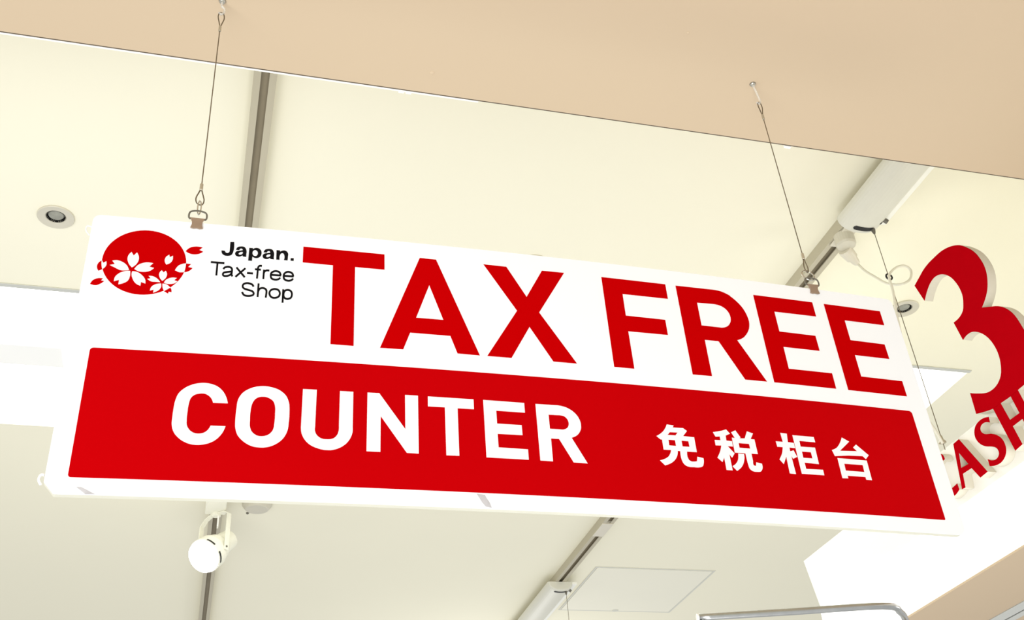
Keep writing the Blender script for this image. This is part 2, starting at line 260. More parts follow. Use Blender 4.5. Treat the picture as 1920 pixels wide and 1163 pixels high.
HAN = [('免',[[[(0.588,2.282),(0.5978,2.2811),(0.5962,2.2779),(0.6112,2.2782),(0.6164,2.2742),(0.6093,2.2659),(0.6254,2.2654),(0.6254,2.2431),(0.611,2.2429),(0.6104,2.239),(0.6103,2.2353),(0.6111,2.2321),(0.6115,2.2312),(0.612,2.2304),(0.6126,2.2297),(0.6154,2.2284),(0.6191,2.2285),(0.6232,2.2293),(0.6249,2.2362),(0.6336,2.2346),(0.6335,2.2318),(0.6331,2.229),(0.6323,2.2263),(0.6317,2.2248),(0.631,2.2233),(0.6299,2.2221),(0.6289,2.2216),(0.6278,2.2212),(0.6266,2.2208),(0.6236,2.2203),(0.6206,2.2202),(0.6177,2.2204),(0.6146,2.2202),(0.6116,2.2202),(0.6089,2.2207),(0.6069,2.2215),(0.6051,2.2226),(0.6037,2.224),(0.6027,2.2255),(0.602,2.2273),(0.6015,2.2292),(0.6008,2.2335),(0.6008,2.2382),(0.6012,2.243),(0.5975,2.2429),(0.5972,2.241),(0.5968,2.2392),(0.5963,2.2374),(0.5953,2.2349),(0.594,2.2326),(0.5924,2.2304),(0.5905,2.2282),(0.5882,2.2263),(0.5858,2.2245),(0.5826,2.2228),(0.5793,2.2213),(0.5759,2.2201),(0.5696,2.227),(0.5718,2.2277),(0.5739,2.2284),(0.576,2.2293),(0.5781,2.2303),(0.58,2.2314),(0.5819,2.2328),(0.5833,2.2342),(0.5846,2.2359),(0.5857,2.2376),(0.5867,2.2395),(0.5875,2.2415),(0.5882,2.2436),(0.5774,2.2433),(0.5774,2.2585),(0.5754,2.2583),(0.5701,2.2631),(0.5732,2.2649),(0.5761,2.2668),(0.5788,2.269),(0.5806,2.2707),(0.5822,2.2725),(0.5837,2.2744),(0.5853,2.2769),(0.5867,2.2794)],[(0.5907,2.2705),(0.6021,2.2708),(0.5981,2.2661),(0.5865,2.2659)],[(0.5867,2.2588),(0.5963,2.2588),(0.5964,2.2501),(0.5865,2.2503)],[(0.6057,2.2588),(0.6159,2.2587),(0.616,2.2502),(0.6058,2.2501)]]]),('税',[[[(0.6762,2.2814),(0.6808,2.2752),(0.6736,2.2718),(0.6732,2.2641),(0.6817,2.2637),(0.6812,2.2557),(0.6734,2.2558),(0.6818,2.2453),(0.6768,2.2385),(0.6735,2.2438),(0.6737,2.2195),(0.6647,2.2195),(0.6649,2.2381),(0.661,2.231),(0.6546,2.2372),(0.6565,2.2399),(0.6583,2.2427),(0.66,2.2456),(0.6616,2.249),(0.6629,2.2525),(0.6641,2.256),(0.6556,2.2556),(0.6556,2.2637),(0.6645,2.2639),(0.6644,2.2698),(0.658,2.269),(0.6553,2.2756),(0.659,2.2764),(0.6626,2.2772),(0.6663,2.2781),(0.6696,2.2791),(0.6729,2.2803)]],[[(0.6901,2.2812),(0.696,2.2706),(0.6936,2.2692),(0.7021,2.2696),(0.7078,2.2811),(0.7166,2.2784),(0.7111,2.2694),(0.7169,2.2692),(0.7173,2.247),(0.7075,2.247),(0.7075,2.2434),(0.7075,2.2397),(0.7075,2.2361),(0.7071,2.2336),(0.7068,2.231),(0.7074,2.2292),(0.7082,2.2289),(0.7093,2.2287),(0.7105,2.2286),(0.7121,2.2342),(0.7204,2.2326),(0.7204,2.2297),(0.7201,2.2268),(0.719,2.2241),(0.7182,2.2229),(0.7172,2.2217),(0.7161,2.2207),(0.7149,2.2203),(0.7137,2.2201),(0.7123,2.22),(0.7094,2.2199),(0.7066,2.2199),(0.7041,2.2206),(0.7026,2.2214),(0.7013,2.2225),(0.7003,2.2237),(0.6995,2.2259),(0.6992,2.2284),(0.699,2.2309),(0.6986,2.2361),(0.6985,2.2414),(0.6985,2.2467),(0.6825,2.2466),(0.6826,2.2693),(0.6872,2.2691),(0.6831,2.2776)],[(0.6912,2.2618),(0.7071,2.2618),(0.7074,2.2544),(0.6911,2.2546)]],[[(0.6874,2.2455),(0.6961,2.2454),(0.6959,2.2429),(0.6956,2.2405),(0.695,2.238),(0.6939,2.2348),(0.6925,2.2316),(0.6907,2.2285),(0.6892,2.2265),(0.6874,2.2245),(0.6854,2.2227),(0.6838,2.2215),(0.6822,2.2203),(0.6804,2.2192),(0.6749,2.2258),(0.6768,2.227),(0.6787,2.2282),(0.6805,2.2296),(0.6821,2.2314),(0.6836,2.2334),(0.6848,2.2354),(0.6856,2.2373),(0.6862,2.2392),(0.6866,2.2411),(0.6869,2.2426),(0.6872,2.244)]]]),('柜',[[[(0.7601,2.2831),(0.7702,2.2826),(0.7687,2.2693),(0.7778,2.2689),(0.778,2.2608),(0.7691,2.2611),(0.769,2.2551),(0.7747,2.2572),(0.778,2.2474),(0.771,2.244),(0.7689,2.249),(0.7697,2.2208),(0.7603,2.2211),(0.7609,2.247),(0.7544,2.2347),(0.7492,2.2415),(0.7513,2.2444),(0.7533,2.2473),(0.755,2.2503),(0.7566,2.2538),(0.7578,2.2573),(0.7589,2.2609),(0.7504,2.2609),(0.7499,2.2692),(0.7609,2.2691)]],[[(0.7787,2.2811),(0.8125,2.2811),(0.8128,2.2728),(0.7876,2.273),(0.7875,2.2639),(0.8103,2.2642),(0.81,2.2388),(0.7875,2.2395),(0.7877,2.2299),(0.8142,2.2304),(0.8141,2.2221),(0.7791,2.222)],[(0.7876,2.2565),(0.8019,2.2565),(0.802,2.2468),(0.7874,2.2467)]]]),('台',[[[(0.8587,2.2843),(0.8693,2.2786),(0.85,2.2626),(0.8784,2.2642),(0.8733,2.2698),(0.8793,2.2749),(0.8958,2.2593),(0.8894,2.2528),(0.8854,2.2572),(0.8613,2.2561),(0.8394,2.2535),(0.837,2.2628),(0.84,2.2639),(0.8428,2.2652),(0.8455,2.2668),(0.848,2.269),(0.8503,2.2715),(0.8524,2.2741),(0.8547,2.2774),(0.8568,2.2808)]],[[(0.8426,2.2507),(0.8899,2.2505),(0.8897,2.2202),(0.8806,2.2203),(0.8804,2.2245),(0.8514,2.2243),(0.8516,2.2203),(0.8422,2.2199)],[(0.8512,2.2427),(0.8813,2.2429),(0.8809,2.232),(0.8508,2.232)]]])]
DISC = (-0.1059,2.475,0.0517)
WHITE_PETALS = [[(-0.1201,2.4645),(-0.1212,2.4657),(-0.1223,2.4669),(-0.1233,2.4682),(-0.1242,2.4696),(-0.1251,2.4713),(-0.1259,2.4732),(-0.1266,2.4751),(-0.127,2.4771),(-0.1271,2.4786),(-0.1271,2.4802),(-0.127,2.4818),(-0.1267,2.4832),(-0.1261,2.4848),(-0.1253,2.4864),(-0.1244,2.4878),(-0.1234,2.4892),(-0.1201,2.4836),(-0.1166,2.4891),(-0.1156,2.4873),(-0.1147,2.4855),(-0.1139,2.4837),(-0.1134,2.4818),(-0.1132,2.4801),(-0.1131,2.4784),(-0.1132,2.4767),(-0.1135,2.4751),(-0.1138,2.4736),(-0.1144,2.4721),(-0.115,2.4706),(-0.1157,2.4693),(-0.1167,2.468),(-0.1177,2.4667),(-0.1189,2.4656)],[(-0.1168,2.4623),(-0.1161,2.4639),(-0.1153,2.4656),(-0.1145,2.4671),(-0.1135,2.4684),(-0.1123,2.4697),(-0.111,2.4708),(-0.1095,2.4717),(-0.1081,2.4725),(-0.1067,2.4731),(-0.1053,2.4736),(-0.1038,2.474),(-0.1023,2.4742),(-0.1005,2.4743),(-0.0986,2.4742),(-0.0967,2.474),(-0.0948,2.4737),(-0.099,2.4677),(-0.0929,2.4661),(-0.094,2.4647),(-0.0951,2.4634),(-0.0962,2.4622),(-0.0975,2.4612),(-0.099,2.4603),(-0.1006,2.4597),(-0.1023,2.4592),(-0.104,2.4589),(-0.1056,2.4587),(-0.1074,2.4587),(-0.1091,2.4588),(-0.1108,2.4591),(-0.1123,2.4597),(-0.1138,2.4604),(-0.1153,2.4613)],[(-0.1189,2.4585),(-0.1172,2.4585),(-0.1155,2.4584),(-0.1139,2.4581),(-0.1123,2.4576),(-0.1105,2.4567),(-0.1089,2.4556),(-0.1073,2.4542),(-0.1058,2.4527),(-0.1046,2.4514),(-0.1035,2.4499),(-0.1025,2.4483),(-0.1017,2.4466),(-0.1013,2.4452),(-0.1011,2.4437),(-0.1009,2.4422),(-0.1008,2.4407),(-0.1063,2.4426),(-0.1064,2.4366),(-0.1081,2.4373),(-0.1097,2.438),(-0.1113,2.439),(-0.1127,2.4401),(-0.114,2.4416),(-0.1153,2.4433),(-0.1164,2.4453),(-0.1173,2.4472),(-0.1179,2.4488),(-0.1185,2.4503),(-0.1189,2.452),(-0.1192,2.4536),(-0.1192,2.4548),(-0.1192,2.4561),(-0.1191,2.4573)],[(-0.1214,2.4588),(-0.1211,2.4569),(-0.1209,2.455),(-0.1207,2.4531),(-0.1207,2.4513),(-0.1209,2.4492),(-0.1211,2.4472),(-0.1216,2.4452),(-0.1223,2.4435),(-0.1232,2.4422),(-0.1243,2.4411),(-0.1255,2.4402),(-0.1268,2.4393),(-0.1283,2.4384),(-0.1298,2.4377),(-0.1314,2.4371),(-0.1331,2.4366),(-0.1331,2.4436),(-0.1392,2.4408),(-0.1391,2.4426),(-0.1391,2.4442),(-0.1389,2.4459),(-0.1386,2.4474),(-0.1379,2.4492),(-0.1368,2.4509),(-0.1357,2.4524),(-0.1344,2.4538),(-0.133,2.455),(-0.1315,2.456),(-0.1298,2.4569),(-0.1282,2.4576),(-0.1266,2.4581),(-0.1249,2.4585),(-0.1231,2.4587)],[(-0.1229,2.46),(-0.124,2.4597),(-0.1252,2.4594),(-0.1264,2.4592),(-0.1275,2.459),(-0.1292,2.4589),(-0.1309,2.4588),(-0.1326,2.4589),(-0.1343,2.4592),(-0.1358,2.4598),(-0.1374,2.4607),(-0.139,2.4616),(-0.1405,2.4625),(-0.1422,2.4633),(-0.1439,2.4642),(-0.1455,2.465),(-0.1472,2.4659),(-0.1412,2.4679),(-0.145,2.473),(-0.1438,2.4735),(-0.1427,2.4738),(-0.1415,2.4741),(-0.1404,2.4743),(-0.1386,2.4742),(-0.1368,2.4738),(-0.1351,2.4733),(-0.1334,2.4725),(-0.1317,2.4716),(-0.13,2.4705),(-0.1284,2.4692),(-0.1269,2.4676),(-0.1257,2.466),(-0.1247,2.4641),(-0.1238,2.4621)],[(-0.0808,2.4466),(-0.0817,2.4476),(-0.0826,2.4487),(-0.0834,2.4498),(-0.0841,2.451),(-0.0847,2.4522),(-0.0852,2.4536),(-0.0856,2.4549),(-0.0858,2.4563),(-0.0858,2.4572),(-0.0857,2.458),(-0.0856,2.4589),(-0.0854,2.4596),(-0.085,2.4607),(-0.0845,2.4617),(-0.0838,2.4625),(-0.0831,2.4634),(-0.0806,2.4601),(-0.0781,2.4631),(-0.0774,2.4618),(-0.0768,2.4605),(-0.0763,2.4592),(-0.0761,2.4578),(-0.076,2.4566),(-0.0761,2.4553),(-0.0763,2.454),(-0.0766,2.4528),(-0.077,2.4519),(-0.0774,2.451),(-0.0779,2.4502),(-0.0784,2.4494),(-0.079,2.4486),(-0.0795,2.4479),(-0.0802,2.4473)],[(-0.0785,2.4442),(-0.0781,2.4454),(-0.0777,2.4465),(-0.0772,2.4475),(-0.0766,2.4484),(-0.0758,2.4494),(-0.0748,2.4502),(-0.0737,2.4509),(-0.0727,2.4516),(-0.0717,2.4521),(-0.0707,2.4525),(-0.0696,2.4528),(-0.0686,2.4531),(-0.0673,2.4532),(-0.066,2.4531),(-0.0647,2.453),(-0.0634,2.4528),(-0.0663,2.4491),(-0.0622,2.4477),(-0.0631,2.4466),(-0.064,2.4456),(-0.065,2.4447),(-0.066,2.444),(-0.0671,2.4435),(-0.0684,2.4431),(-0.0697,2.4428),(-0.0709,2.4427),(-0.072,2.4426),(-0.0731,2.4426),(-0.0741,2.4426),(-0.0752,2.4428),(-0.076,2.4431),(-0.0769,2.4434),(-0.0777,2.4438)],[(-0.0802,2.4423),(-0.0791,2.4424),(-0.078,2.4423),(-0.077,2.4422),(-0.0759,2.442),(-0.0749,2.4415),(-0.0738,2.4407),(-0.0728,2.4399),(-0.0718,2.4391),(-0.0713,2.4386),(-0.0708,2.4381),(-0.0703,2.4376),(-0.0698,2.4371),(-0.0769,2.431),(-0.0776,2.4324),(-0.0783,2.4338),(-0.079,2.4353),(-0.0794,2.4367),(-0.0797,2.4381),(-0.0799,2.4395),(-0.0801,2.4409)],[(-0.0817,2.4425),(-0.0814,2.441),(-0.0812,2.4394),(-0.0811,2.438),(-0.0813,2.4366),(-0.0816,2.4354),(-0.0821,2.4342),(-0.0827,2.4331),(-0.0833,2.4321),(-0.0839,2.4314),(-0.0846,2.4308),(-0.0853,2.4302),(-0.086,2.4297),(-0.0869,2.429),(-0.0879,2.4283),(-0.0889,2.4277),(-0.0899,2.4272),(-0.0898,2.432),(-0.0942,2.4302),(-0.0941,2.4316),(-0.094,2.4329),(-0.0937,2.4343),(-0.0933,2.4354),(-0.0927,2.4366),(-0.0919,2.4377),(-0.091,2.4387),(-0.09,2.4395),(-0.0891,2.4402),(-0.0881,2.4407),(-0.0871,2.4412),(-0.086,2.4415),(-0.0849,2.4419),(-0.0839,2.4421),(-0.0828,2.4423)],[(-0.0831,2.4445),(-0.0846,2.4445),(-0.086,2.4445),(-0.0874,2.4445),(-0.0889,2.4445),(-0.0901,2.4445),(-0.0914,2.4444),(-0.0927,2.4444),(-0.0939,2.4446),(-0.0953,2.4452),(-0.0967,2.446),(-0.098,2.447),(-0.0994,2.4481),(-0.0953,2.4494),(-0.0982,2.4529),(-0.0972,2.4531),(-0.0961,2.4531),(-0.0951,2.4532),(-0.094,2.4531),(-0.0924,2.4527),(-0.0908,2.452),(-0.0892,2.4511),(-0.0878,2.4501),(-0.0865,2.4489),(-0.0853,2.4476),(-0.0842,2.4461)],[(-0.0787,2.4731),(-0.0796,2.4745),(-0.0803,2.476),(-0.0809,2.4774),(-0.0812,2.479),(-0.0813,2.4802),(-0.0812,2.4816),(-0.081,2.4829),(-0.0807,2.4841),(-0.08,2.4856),(-0.079,2.4869),(-0.0778,2.4881),(-0.0765,2.4892),(-0.0754,2.4852),(-0.0718,2.4881),(-0.0716,2.4865),(-0.0714,2.4848),(-0.0713,2.4832),(-0.0715,2.4817),(-0.0719,2.48),(-0.0725,2.4784),(-0.0734,2.477),(-0.0743,2.4758),(-0.0753,2.4749),(-0.0764,2.4742),(-0.0775,2.4736)],[(-0.067,2.465),(-0.0664,2.4671),(-0.0656,2.469),(-0.0647,2.4708),(-0.0636,2.4724),(-0.0626,2.4735),(-0.0614,2.4744),(-0.0601,2.4752),(-0.0588,2.4759),(-0.0578,2.4764),(-0.0566,2.4767),(-0.0555,2.477),(-0.0544,2.4773),(-0.0543,2.4754),(-0.0543,2.4736),(-0.0543,2.4718),(-0.0544,2.47),(-0.0545,2.4683),(-0.0548,2.4666),(-0.055,2.4649),(-0.0553,2.4632),(-0.0567,2.4628),(-0.0581,2.4625),(-0.0596,2.4624),(-0.061,2.4624),(-0.0625,2.4628),(-0.064,2.4634),(-0.0655,2.4642)],[(-0.1578,2.4729),(-0.1553,2.4685),(-0.1521,2.4714),(-0.1517,2.47),(-0.1514,2.4685),(-0.1512,2.4671),(-0.1512,2.4658),(-0.1514,2.4646),(-0.1518,2.4634),(-0.1523,2.4623),(-0.1529,2.4613),(-0.1534,2.4605),(-0.154,2.4598),(-0.1547,2.4592),(-0.1554,2.4586),(-0.1559,2.4602),(-0.1564,2.4619),(-0.1568,2.4635),(-0.1571,2.4652),(-0.1574,2.4671),(-0.1576,2.469),(-0.1577,2.4709)]]
RED_PETALS = [[(-0.0698,2.4371),(-0.0694,2.4364),(-0.069,2.4356),(-0.0686,2.4348),(-0.0683,2.434),(-0.0681,2.4331),(-0.068,2.4322),(-0.0679,2.4312),(-0.0678,2.4303),(-0.0714,2.431),(-0.0717,2.4278),(-0.0769,2.431)],[(-0.0544,2.4773),(-0.0481,2.477),(-0.0514,2.472),(-0.0456,2.4709),(-0.0466,2.4693),(-0.0477,2.4678),(-0.0488,2.4665),(-0.0501,2.4654),(-0.0513,2.4647),(-0.0526,2.4641),(-0.0539,2.4636),(-0.0553,2.4632),(-0.055,2.4649),(-0.0548,2.4666),(-0.0545,2.4683),(-0.0544,2.47),(-0.0543,2.4718),(-0.0543,2.4736),(-0.0543,2.4754)],[(-0.0567,2.4976),(-0.0556,2.4993),(-0.0545,2.5009),(-0.0532,2.5024),(-0.0519,2.5036),(-0.0501,2.5047),(-0.0482,2.5055),(-0.0462,2.506),(-0.0443,2.5064),(-0.0422,2.5065),(-0.0402,2.5064),(-0.0381,2.5061),(-0.036,2.5057),(-0.0398,2.5011),(-0.0346,2.4989),(-0.0356,2.4979),(-0.0367,2.4969),(-0.0378,2.496),(-0.0389,2.4953),(-0.0403,2.4946),(-0.0418,2.4941),(-0.0433,2.4937),(-0.0449,2.4935),(-0.0466,2.4934),(-0.0484,2.4935),(-0.0502,2.4939),(-0.0519,2.4945),(-0.0532,2.4951),(-0.0544,2.4958),(-0.0556,2.4967)],[(-0.1581,2.4723),(-0.1591,2.4712),(-0.1601,2.4701),(-0.161,2.4689),(-0.1616,2.4675),(-0.162,2.4661),(-0.1623,2.4646),(-0.1623,2.463),(-0.1622,2.4614),(-0.1618,2.46),(-0.1612,2.4586),(-0.1605,2.4573),(-0.1596,2.4559),(-0.1555,2.4588),(-0.1559,2.4604),(-0.1564,2.462),(-0.1568,2.4636),(-0.1571,2.4652),(-0.1575,2.467),(-0.1577,2.4687),(-0.1579,2.4705)],[(-0.1668,2.4347),(-0.1662,2.4364),(-0.1656,2.4379),(-0.165,2.4394),(-0.1641,2.4407),(-0.163,2.4418),(-0.1617,2.4428),(-0.1603,2.4435),(-0.1588,2.4441),(-0.1574,2.4444),(-0.1558,2.4445),(-0.1543,2.4445),(-0.1527,2.4444),(-0.1547,2.441),(-0.1507,2.4403),(-0.1516,2.4392),(-0.1525,2.4381),(-0.1535,2.4371),(-0.1545,2.4362),(-0.1557,2.4352),(-0.1571,2.4344),(-0.1584,2.4337),(-0.1598,2.4333),(-0.1615,2.4333),(-0.1632,2.4336),(-0.165,2.4341)]]
LIGHT_TEXT = [('Tax-free',[[[(-0.0235,2.4814),(-0.0062,2.4813),(-0.0062,2.4844),(-0.0235,2.4845)]],[[(-0.0162,2.4831),(-0.0161,2.462),(-0.0137,2.4619),(-0.0138,2.483)]],[[(-0.0058,2.4724),(-0.0053,2.4733),(-0.005,2.4741),(-0.0046,2.4746),(-0.0037,2.4751),(-0.0025,2.4756),(-0.0013,2.4759),(-0.0001,2.4758),(0.0012,2.4756),(0.0021,2.4751),(0.0025,2.4746),(0.0029,2.474),(0.0031,2.4729),(0.0032,2.4707),(0.003,2.4678),(0.0031,2.4652),(0.0035,2.4634),(0.0042,2.4623),(0.0047,2.4616),(0.0065,2.4634),(0.006,2.4642),(0.0056,2.4647),(0.0054,2.4656),(0.0054,2.4677),(0.0055,2.4706),(0.0055,2.4732),(0.005,2.4752),(0.0043,2.4767),(0.0032,2.4778),(0.0018,2.4785),(0.0001,2.4789),(-0.0015,2.4789),(-0.0031,2.4786),(-0.0046,2.4779),(-0.0059,2.4771),(-0.0068,2.476),(-0.0074,2.4749),(-0.0078,2.474)]],[[(0.004,2.4719),(0.0025,2.4715),(0.001,2.4711),(-0.0006,2.4707),(-0.0024,2.4702),(-0.0044,2.4696),(-0.006,2.4689),(-0.0072,2.4677),(-0.0078,2.4663),(-0.008,2.4648),(-0.0078,2.4633),(-0.0071,2.462),(-0.006,2.461),(-0.0046,2.4606),(-0.0032,2.4606),(-0.0018,2.4608),(-0.0004,2.4612),(0.0011,2.4619),(0.0024,2.4628),(0.0036,2.464),(0.0044,2.4653),(0.0051,2.4664),(0.0032,2.4683),(0.0025,2.4672),(0.0018,2.4661),(0.0011,2.4653),(0.0001,2.4646),(-0.0011,2.4641),(-0.0022,2.4638),(-0.0034,2.4636),(-0.0044,2.4636),(-0.0051,2.4638),(-0.0054,2.464),(-0.0056,2.4645),(-0.0057,2.4648),(-0.0056,2.4652),(-0.0054,2.4657),(-0.0049,2.4662),(-0.0037,2.4667),(-0.0019,2.4672),(-0.0001,2.4677),(0.0015,2.4681),(0.003,2.4685),(0.0046,2.4689)]],[[(0.0088,2.4765),(0.0204,2.4614),(0.0221,2.4635),(0.0104,2.4786)]],[[(0.0203,2.4783),(0.0085,2.4631),(0.0102,2.4609),(0.022,2.4762)]],[[(0.0236,2.4682),(0.0313,2.4682),(0.0313,2.4713),(0.0236,2.4713)]],[[(0.0421,2.4849),(0.041,2.4849),(0.0398,2.4849),(0.0384,2.4844),(0.0374,2.4833),(0.0367,2.482),(0.0362,2.4807),(0.036,2.4797),(0.036,2.4787),(0.0359,2.4767),(0.0359,2.4726),(0.0358,2.4673),(0.0357,2.4621),(0.0381,2.462),(0.0382,2.4673),(0.0383,2.4726),(0.0383,2.4767),(0.0384,2.4787),(0.0384,2.4792),(0.0385,2.4796),(0.0388,2.4805),(0.0392,2.4813),(0.0395,2.4817),(0.0401,2.4818),(0.041,2.4818),(0.0421,2.4818)]],[[(0.0334,2.4753),(0.0411,2.4754),(0.0411,2.4784),(0.0334,2.4784)]],[[(0.0439,2.4773),(0.0439,2.4621),(0.0463,2.4621),(0.0463,2.4773)]],[[(0.0461,2.4712),(0.0466,2.4724),(0.047,2.4735),(0.0474,2.4741),(0.0479,2.4745),(0.0486,2.4749),(0.0493,2.4751),(0.0501,2.4752),(0.051,2.4751),(0.052,2.475),(0.0522,2.478),(0.0512,2.4781),(0.0502,2.4782),(0.049,2.4781),(0.0479,2.4778),(0.0468,2.4772),(0.0457,2.4763),(0.045,2.475),(0.0445,2.4737),(0.044,2.4726)]],[[(0.0545,2.4683),(0.0676,2.4686),(0.0676,2.4716),(0.0545,2.4714)]],[[(0.0684,2.4706),(0.0679,2.4724),(0.0673,2.4745),(0.0662,2.4764),(0.0644,2.4775),(0.0623,2.4781),(0.0603,2.4782),(0.0583,2.4777),(0.0563,2.4766),(0.0548,2.4752),(0.0537,2.4734),(0.0532,2.4714),(0.0531,2.4694),(0.0532,2.4673),(0.0537,2.4649),(0.0549,2.4628),(0.0569,2.4616),(0.0591,2.4611),(0.0611,2.461),(0.0629,2.4613),(0.0644,2.462),(0.0657,2.4628),(0.0666,2.4638),(0.0672,2.4648),(0.0677,2.4656),(0.0657,2.4673),(0.0652,2.4665),(0.0649,2.4658),(0.0644,2.4653),(0.0635,2.4648),(0.0623,2.4643),(0.0611,2.464),(0.0594,2.4641),(0.0576,2.4645),(0.0564,2.4652),(0.0559,2.4662),(0.0556,2.4678),(0.0555,2.4695),(0.0556,2.4709),(0.0559,2.4721),(0.0564,2.473),(0.0575,2.4739),(0.059,2.4747),(0.0604,2.4752),(0.062,2.4751),(0.0635,2.4746),(0.0646,2.474),(0.0652,2.473),(0.0656,2.4714),(0.0661,2.4695)]],[[(0.071,2.4684),(0.084,2.4686),(0.0841,2.4717),(0.071,2.4715)]],[[(0.0848,2.4706),(0.0844,2.4724),(0.0838,2.4745),(0.0827,2.4764),(0.0808,2.4777),(0.0786,2.4785),(0.0765,2.4787),(0.0744,2.478),(0.0727,2.4767),(0.0713,2.4752),(0.0703,2.4734),(0.0699,2.4714),(0.0698,2.4695),(0.07,2.4674),(0.0704,2.4652),(0.0715,2.4632),(0.0732,2.4619),(0.0752,2.4612),(0.0771,2.4609),(0.079,2.4611),(0.0808,2.4618),(0.0822,2.4627),(0.0833,2.4638),(0.0839,2.4649),(0.0845,2.4658),(0.0825,2.4675),(0.082,2.4666),(0.0816,2.4658),(0.081,2.4653),(0.0799,2.4647),(0.0786,2.4641),(0.0772,2.4639),(0.0758,2.4642),(0.0742,2.4647),(0.0732,2.4655),(0.0727,2.4665),(0.0724,2.468),(0.0722,2.4696),(0.0723,2.471),(0.0726,2.4722),(0.0731,2.4732),(0.074,2.4742),(0.0753,2.4752),(0.0766,2.4756),(0.0781,2.4755),(0.0798,2.4749),(0.0811,2.474),(0.0816,2.473),(0.082,2.4714),(0.0825,2.4695)]]]),('Shop',[[[(0.0344,2.4493),(0.0338,2.4505),(0.033,2.452),(0.0317,2.4533),(0.0297,2.4542),(0.0275,2.4548),(0.0253,2.455),(0.0232,2.4546),(0.0214,2.4538),(0.0198,2.4526),(0.0188,2.4509),(0.0184,2.449),(0.0184,2.4472),(0.0189,2.4455),(0.0199,2.4442),(0.0212,2.443),(0.0229,2.4423),(0.0248,2.4417),(0.0267,2.4412),(0.0285,2.4407),(0.0304,2.4403),(0.0317,2.4397),(0.0324,2.439),(0.0329,2.4381),(0.033,2.4374),(0.033,2.437),(0.0328,2.4365),(0.0323,2.436),(0.031,2.4354),(0.0292,2.4348),(0.0274,2.4346),(0.0257,2.4345),(0.024,2.4348),(0.0228,2.4353),(0.022,2.4362),(0.0212,2.4378),(0.0203,2.4394),(0.0183,2.4378),(0.0192,2.4361),(0.0202,2.4343),(0.0216,2.4327),(0.0236,2.4319),(0.0256,2.4316),(0.0276,2.4316),(0.0296,2.4319),(0.0317,2.4325),(0.0334,2.4334),(0.0346,2.4345),(0.0353,2.4361),(0.0354,2.4377),(0.035,2.4394),(0.0341,2.441),(0.0328,2.4423),(0.031,2.4431),(0.029,2.4436),(0.0271,2.4441),(0.0253,2.4447),(0.0235,2.4451),(0.0222,2.4457),(0.0214,2.4464),(0.0209,2.4471),(0.0207,2.4478),(0.0207,2.4486),(0.0209,2.4495),(0.0214,2.4503),(0.0224,2.451),(0.0238,2.4517),(0.0254,2.452),(0.0271,2.4518),(0.0291,2.4513),(0.0306,2.4506),(0.0313,2.4499),(0.0318,2.4489),(0.0324,2.4477)]],[[(0.0383,2.4543),(0.0383,2.4326),(0.0407,2.4326),(0.0407,2.4543)]],[[(0.0408,2.4408),(0.0412,2.4424),(0.0416,2.4438),(0.042,2.4447),(0.0429,2.4453),(0.0442,2.4459),(0.0454,2.446),(0.0466,2.4458),(0.0478,2.4452),(0.0485,2.4444),(0.0488,2.4438),(0.049,2.4428),(0.0491,2.4411),(0.049,2.4386),(0.0488,2.4356),(0.0487,2.4326),(0.051,2.4324),(0.0512,2.4354),(0.0514,2.4385),(0.0515,2.4412),(0.0514,2.4432),(0.0511,2.4449),(0.0503,2.4465),(0.0489,2.4478),(0.0473,2.4487),(0.0455,2.449),(0.0437,2.4488),(0.042,2.4481),(0.0404,2.4469),(0.0394,2.4451),(0.0389,2.4432),(0.0386,2.4416)]],[[(0.0606,2.4459),(0.0621,2.4458),(0.0636,2.4454),(0.0648,2.4448),(0.0655,2.4437),(0.0661,2.4422),(0.0663,2.4407),(0.0662,2.4393),(0.0658,2.4378),(0.0652,2.4366),(0.064,2.4357),(0.0623,2.4349),(0.0607,2.4345),(0.0594,2.4346),(0.0581,2.435),(0.0571,2.4357),(0.0563,2.4369),(0.0556,2.4385),(0.0553,2.44),(0.0554,2.4413),(0.0559,2.4428),(0.0566,2.4439),(0.0577,2.4448),(0.0591,2.4455)],[(0.0604,2.4489),(0.0624,2.4488),(0.0644,2.4483),(0.0662,2.4472),(0.0675,2.4454),(0.0683,2.4432),(0.0687,2.441),(0.0686,2.4387),(0.068,2.4364),(0.0668,2.4344),(0.065,2.433),(0.063,2.432),(0.0609,2.4316),(0.059,2.4316),(0.0572,2.4323),(0.0556,2.4334),(0.0543,2.4352),(0.0534,2.4374),(0.0529,2.4397),(0.0531,2.4421),(0.0538,2.4442),(0.055,2.4461),(0.0566,2.4475),(0.0585,2.4484)]],[[(0.0704,2.4479),(0.0704,2.4265),(0.0728,2.4266),(0.0728,2.448)]],[[(0.0734,2.44),(0.0735,2.4417),(0.0739,2.4433),(0.0744,2.4445),(0.0752,2.4452),(0.0763,2.4458),(0.0774,2.446),(0.0786,2.4459),(0.0798,2.4455),(0.0807,2.4448),(0.0812,2.4438),(0.0817,2.4425),(0.0819,2.441),(0.0818,2.4393),(0.0815,2.4376),(0.081,2.4364),(0.0802,2.4356),(0.0788,2.4348),(0.0776,2.4345),(0.0764,2.4346),(0.0752,2.435),(0.0744,2.4357),(0.0739,2.4368),(0.0735,2.4384)],[(0.071,2.44),(0.0711,2.4422),(0.0717,2.4444),(0.0726,2.4464),(0.074,2.4478),(0.0757,2.4487),(0.0774,2.449),(0.0791,2.4489),(0.0808,2.4482),(0.0823,2.4471),(0.0834,2.4453),(0.084,2.4433),(0.0843,2.4412),(0.0842,2.439),(0.0838,2.4367),(0.0829,2.4345),(0.0813,2.433),(0.0795,2.432),(0.0777,2.4316),(0.0759,2.4317),(0.0742,2.4323),(0.0727,2.4336),(0.0717,2.4355),(0.0712,2.4377)]]])]
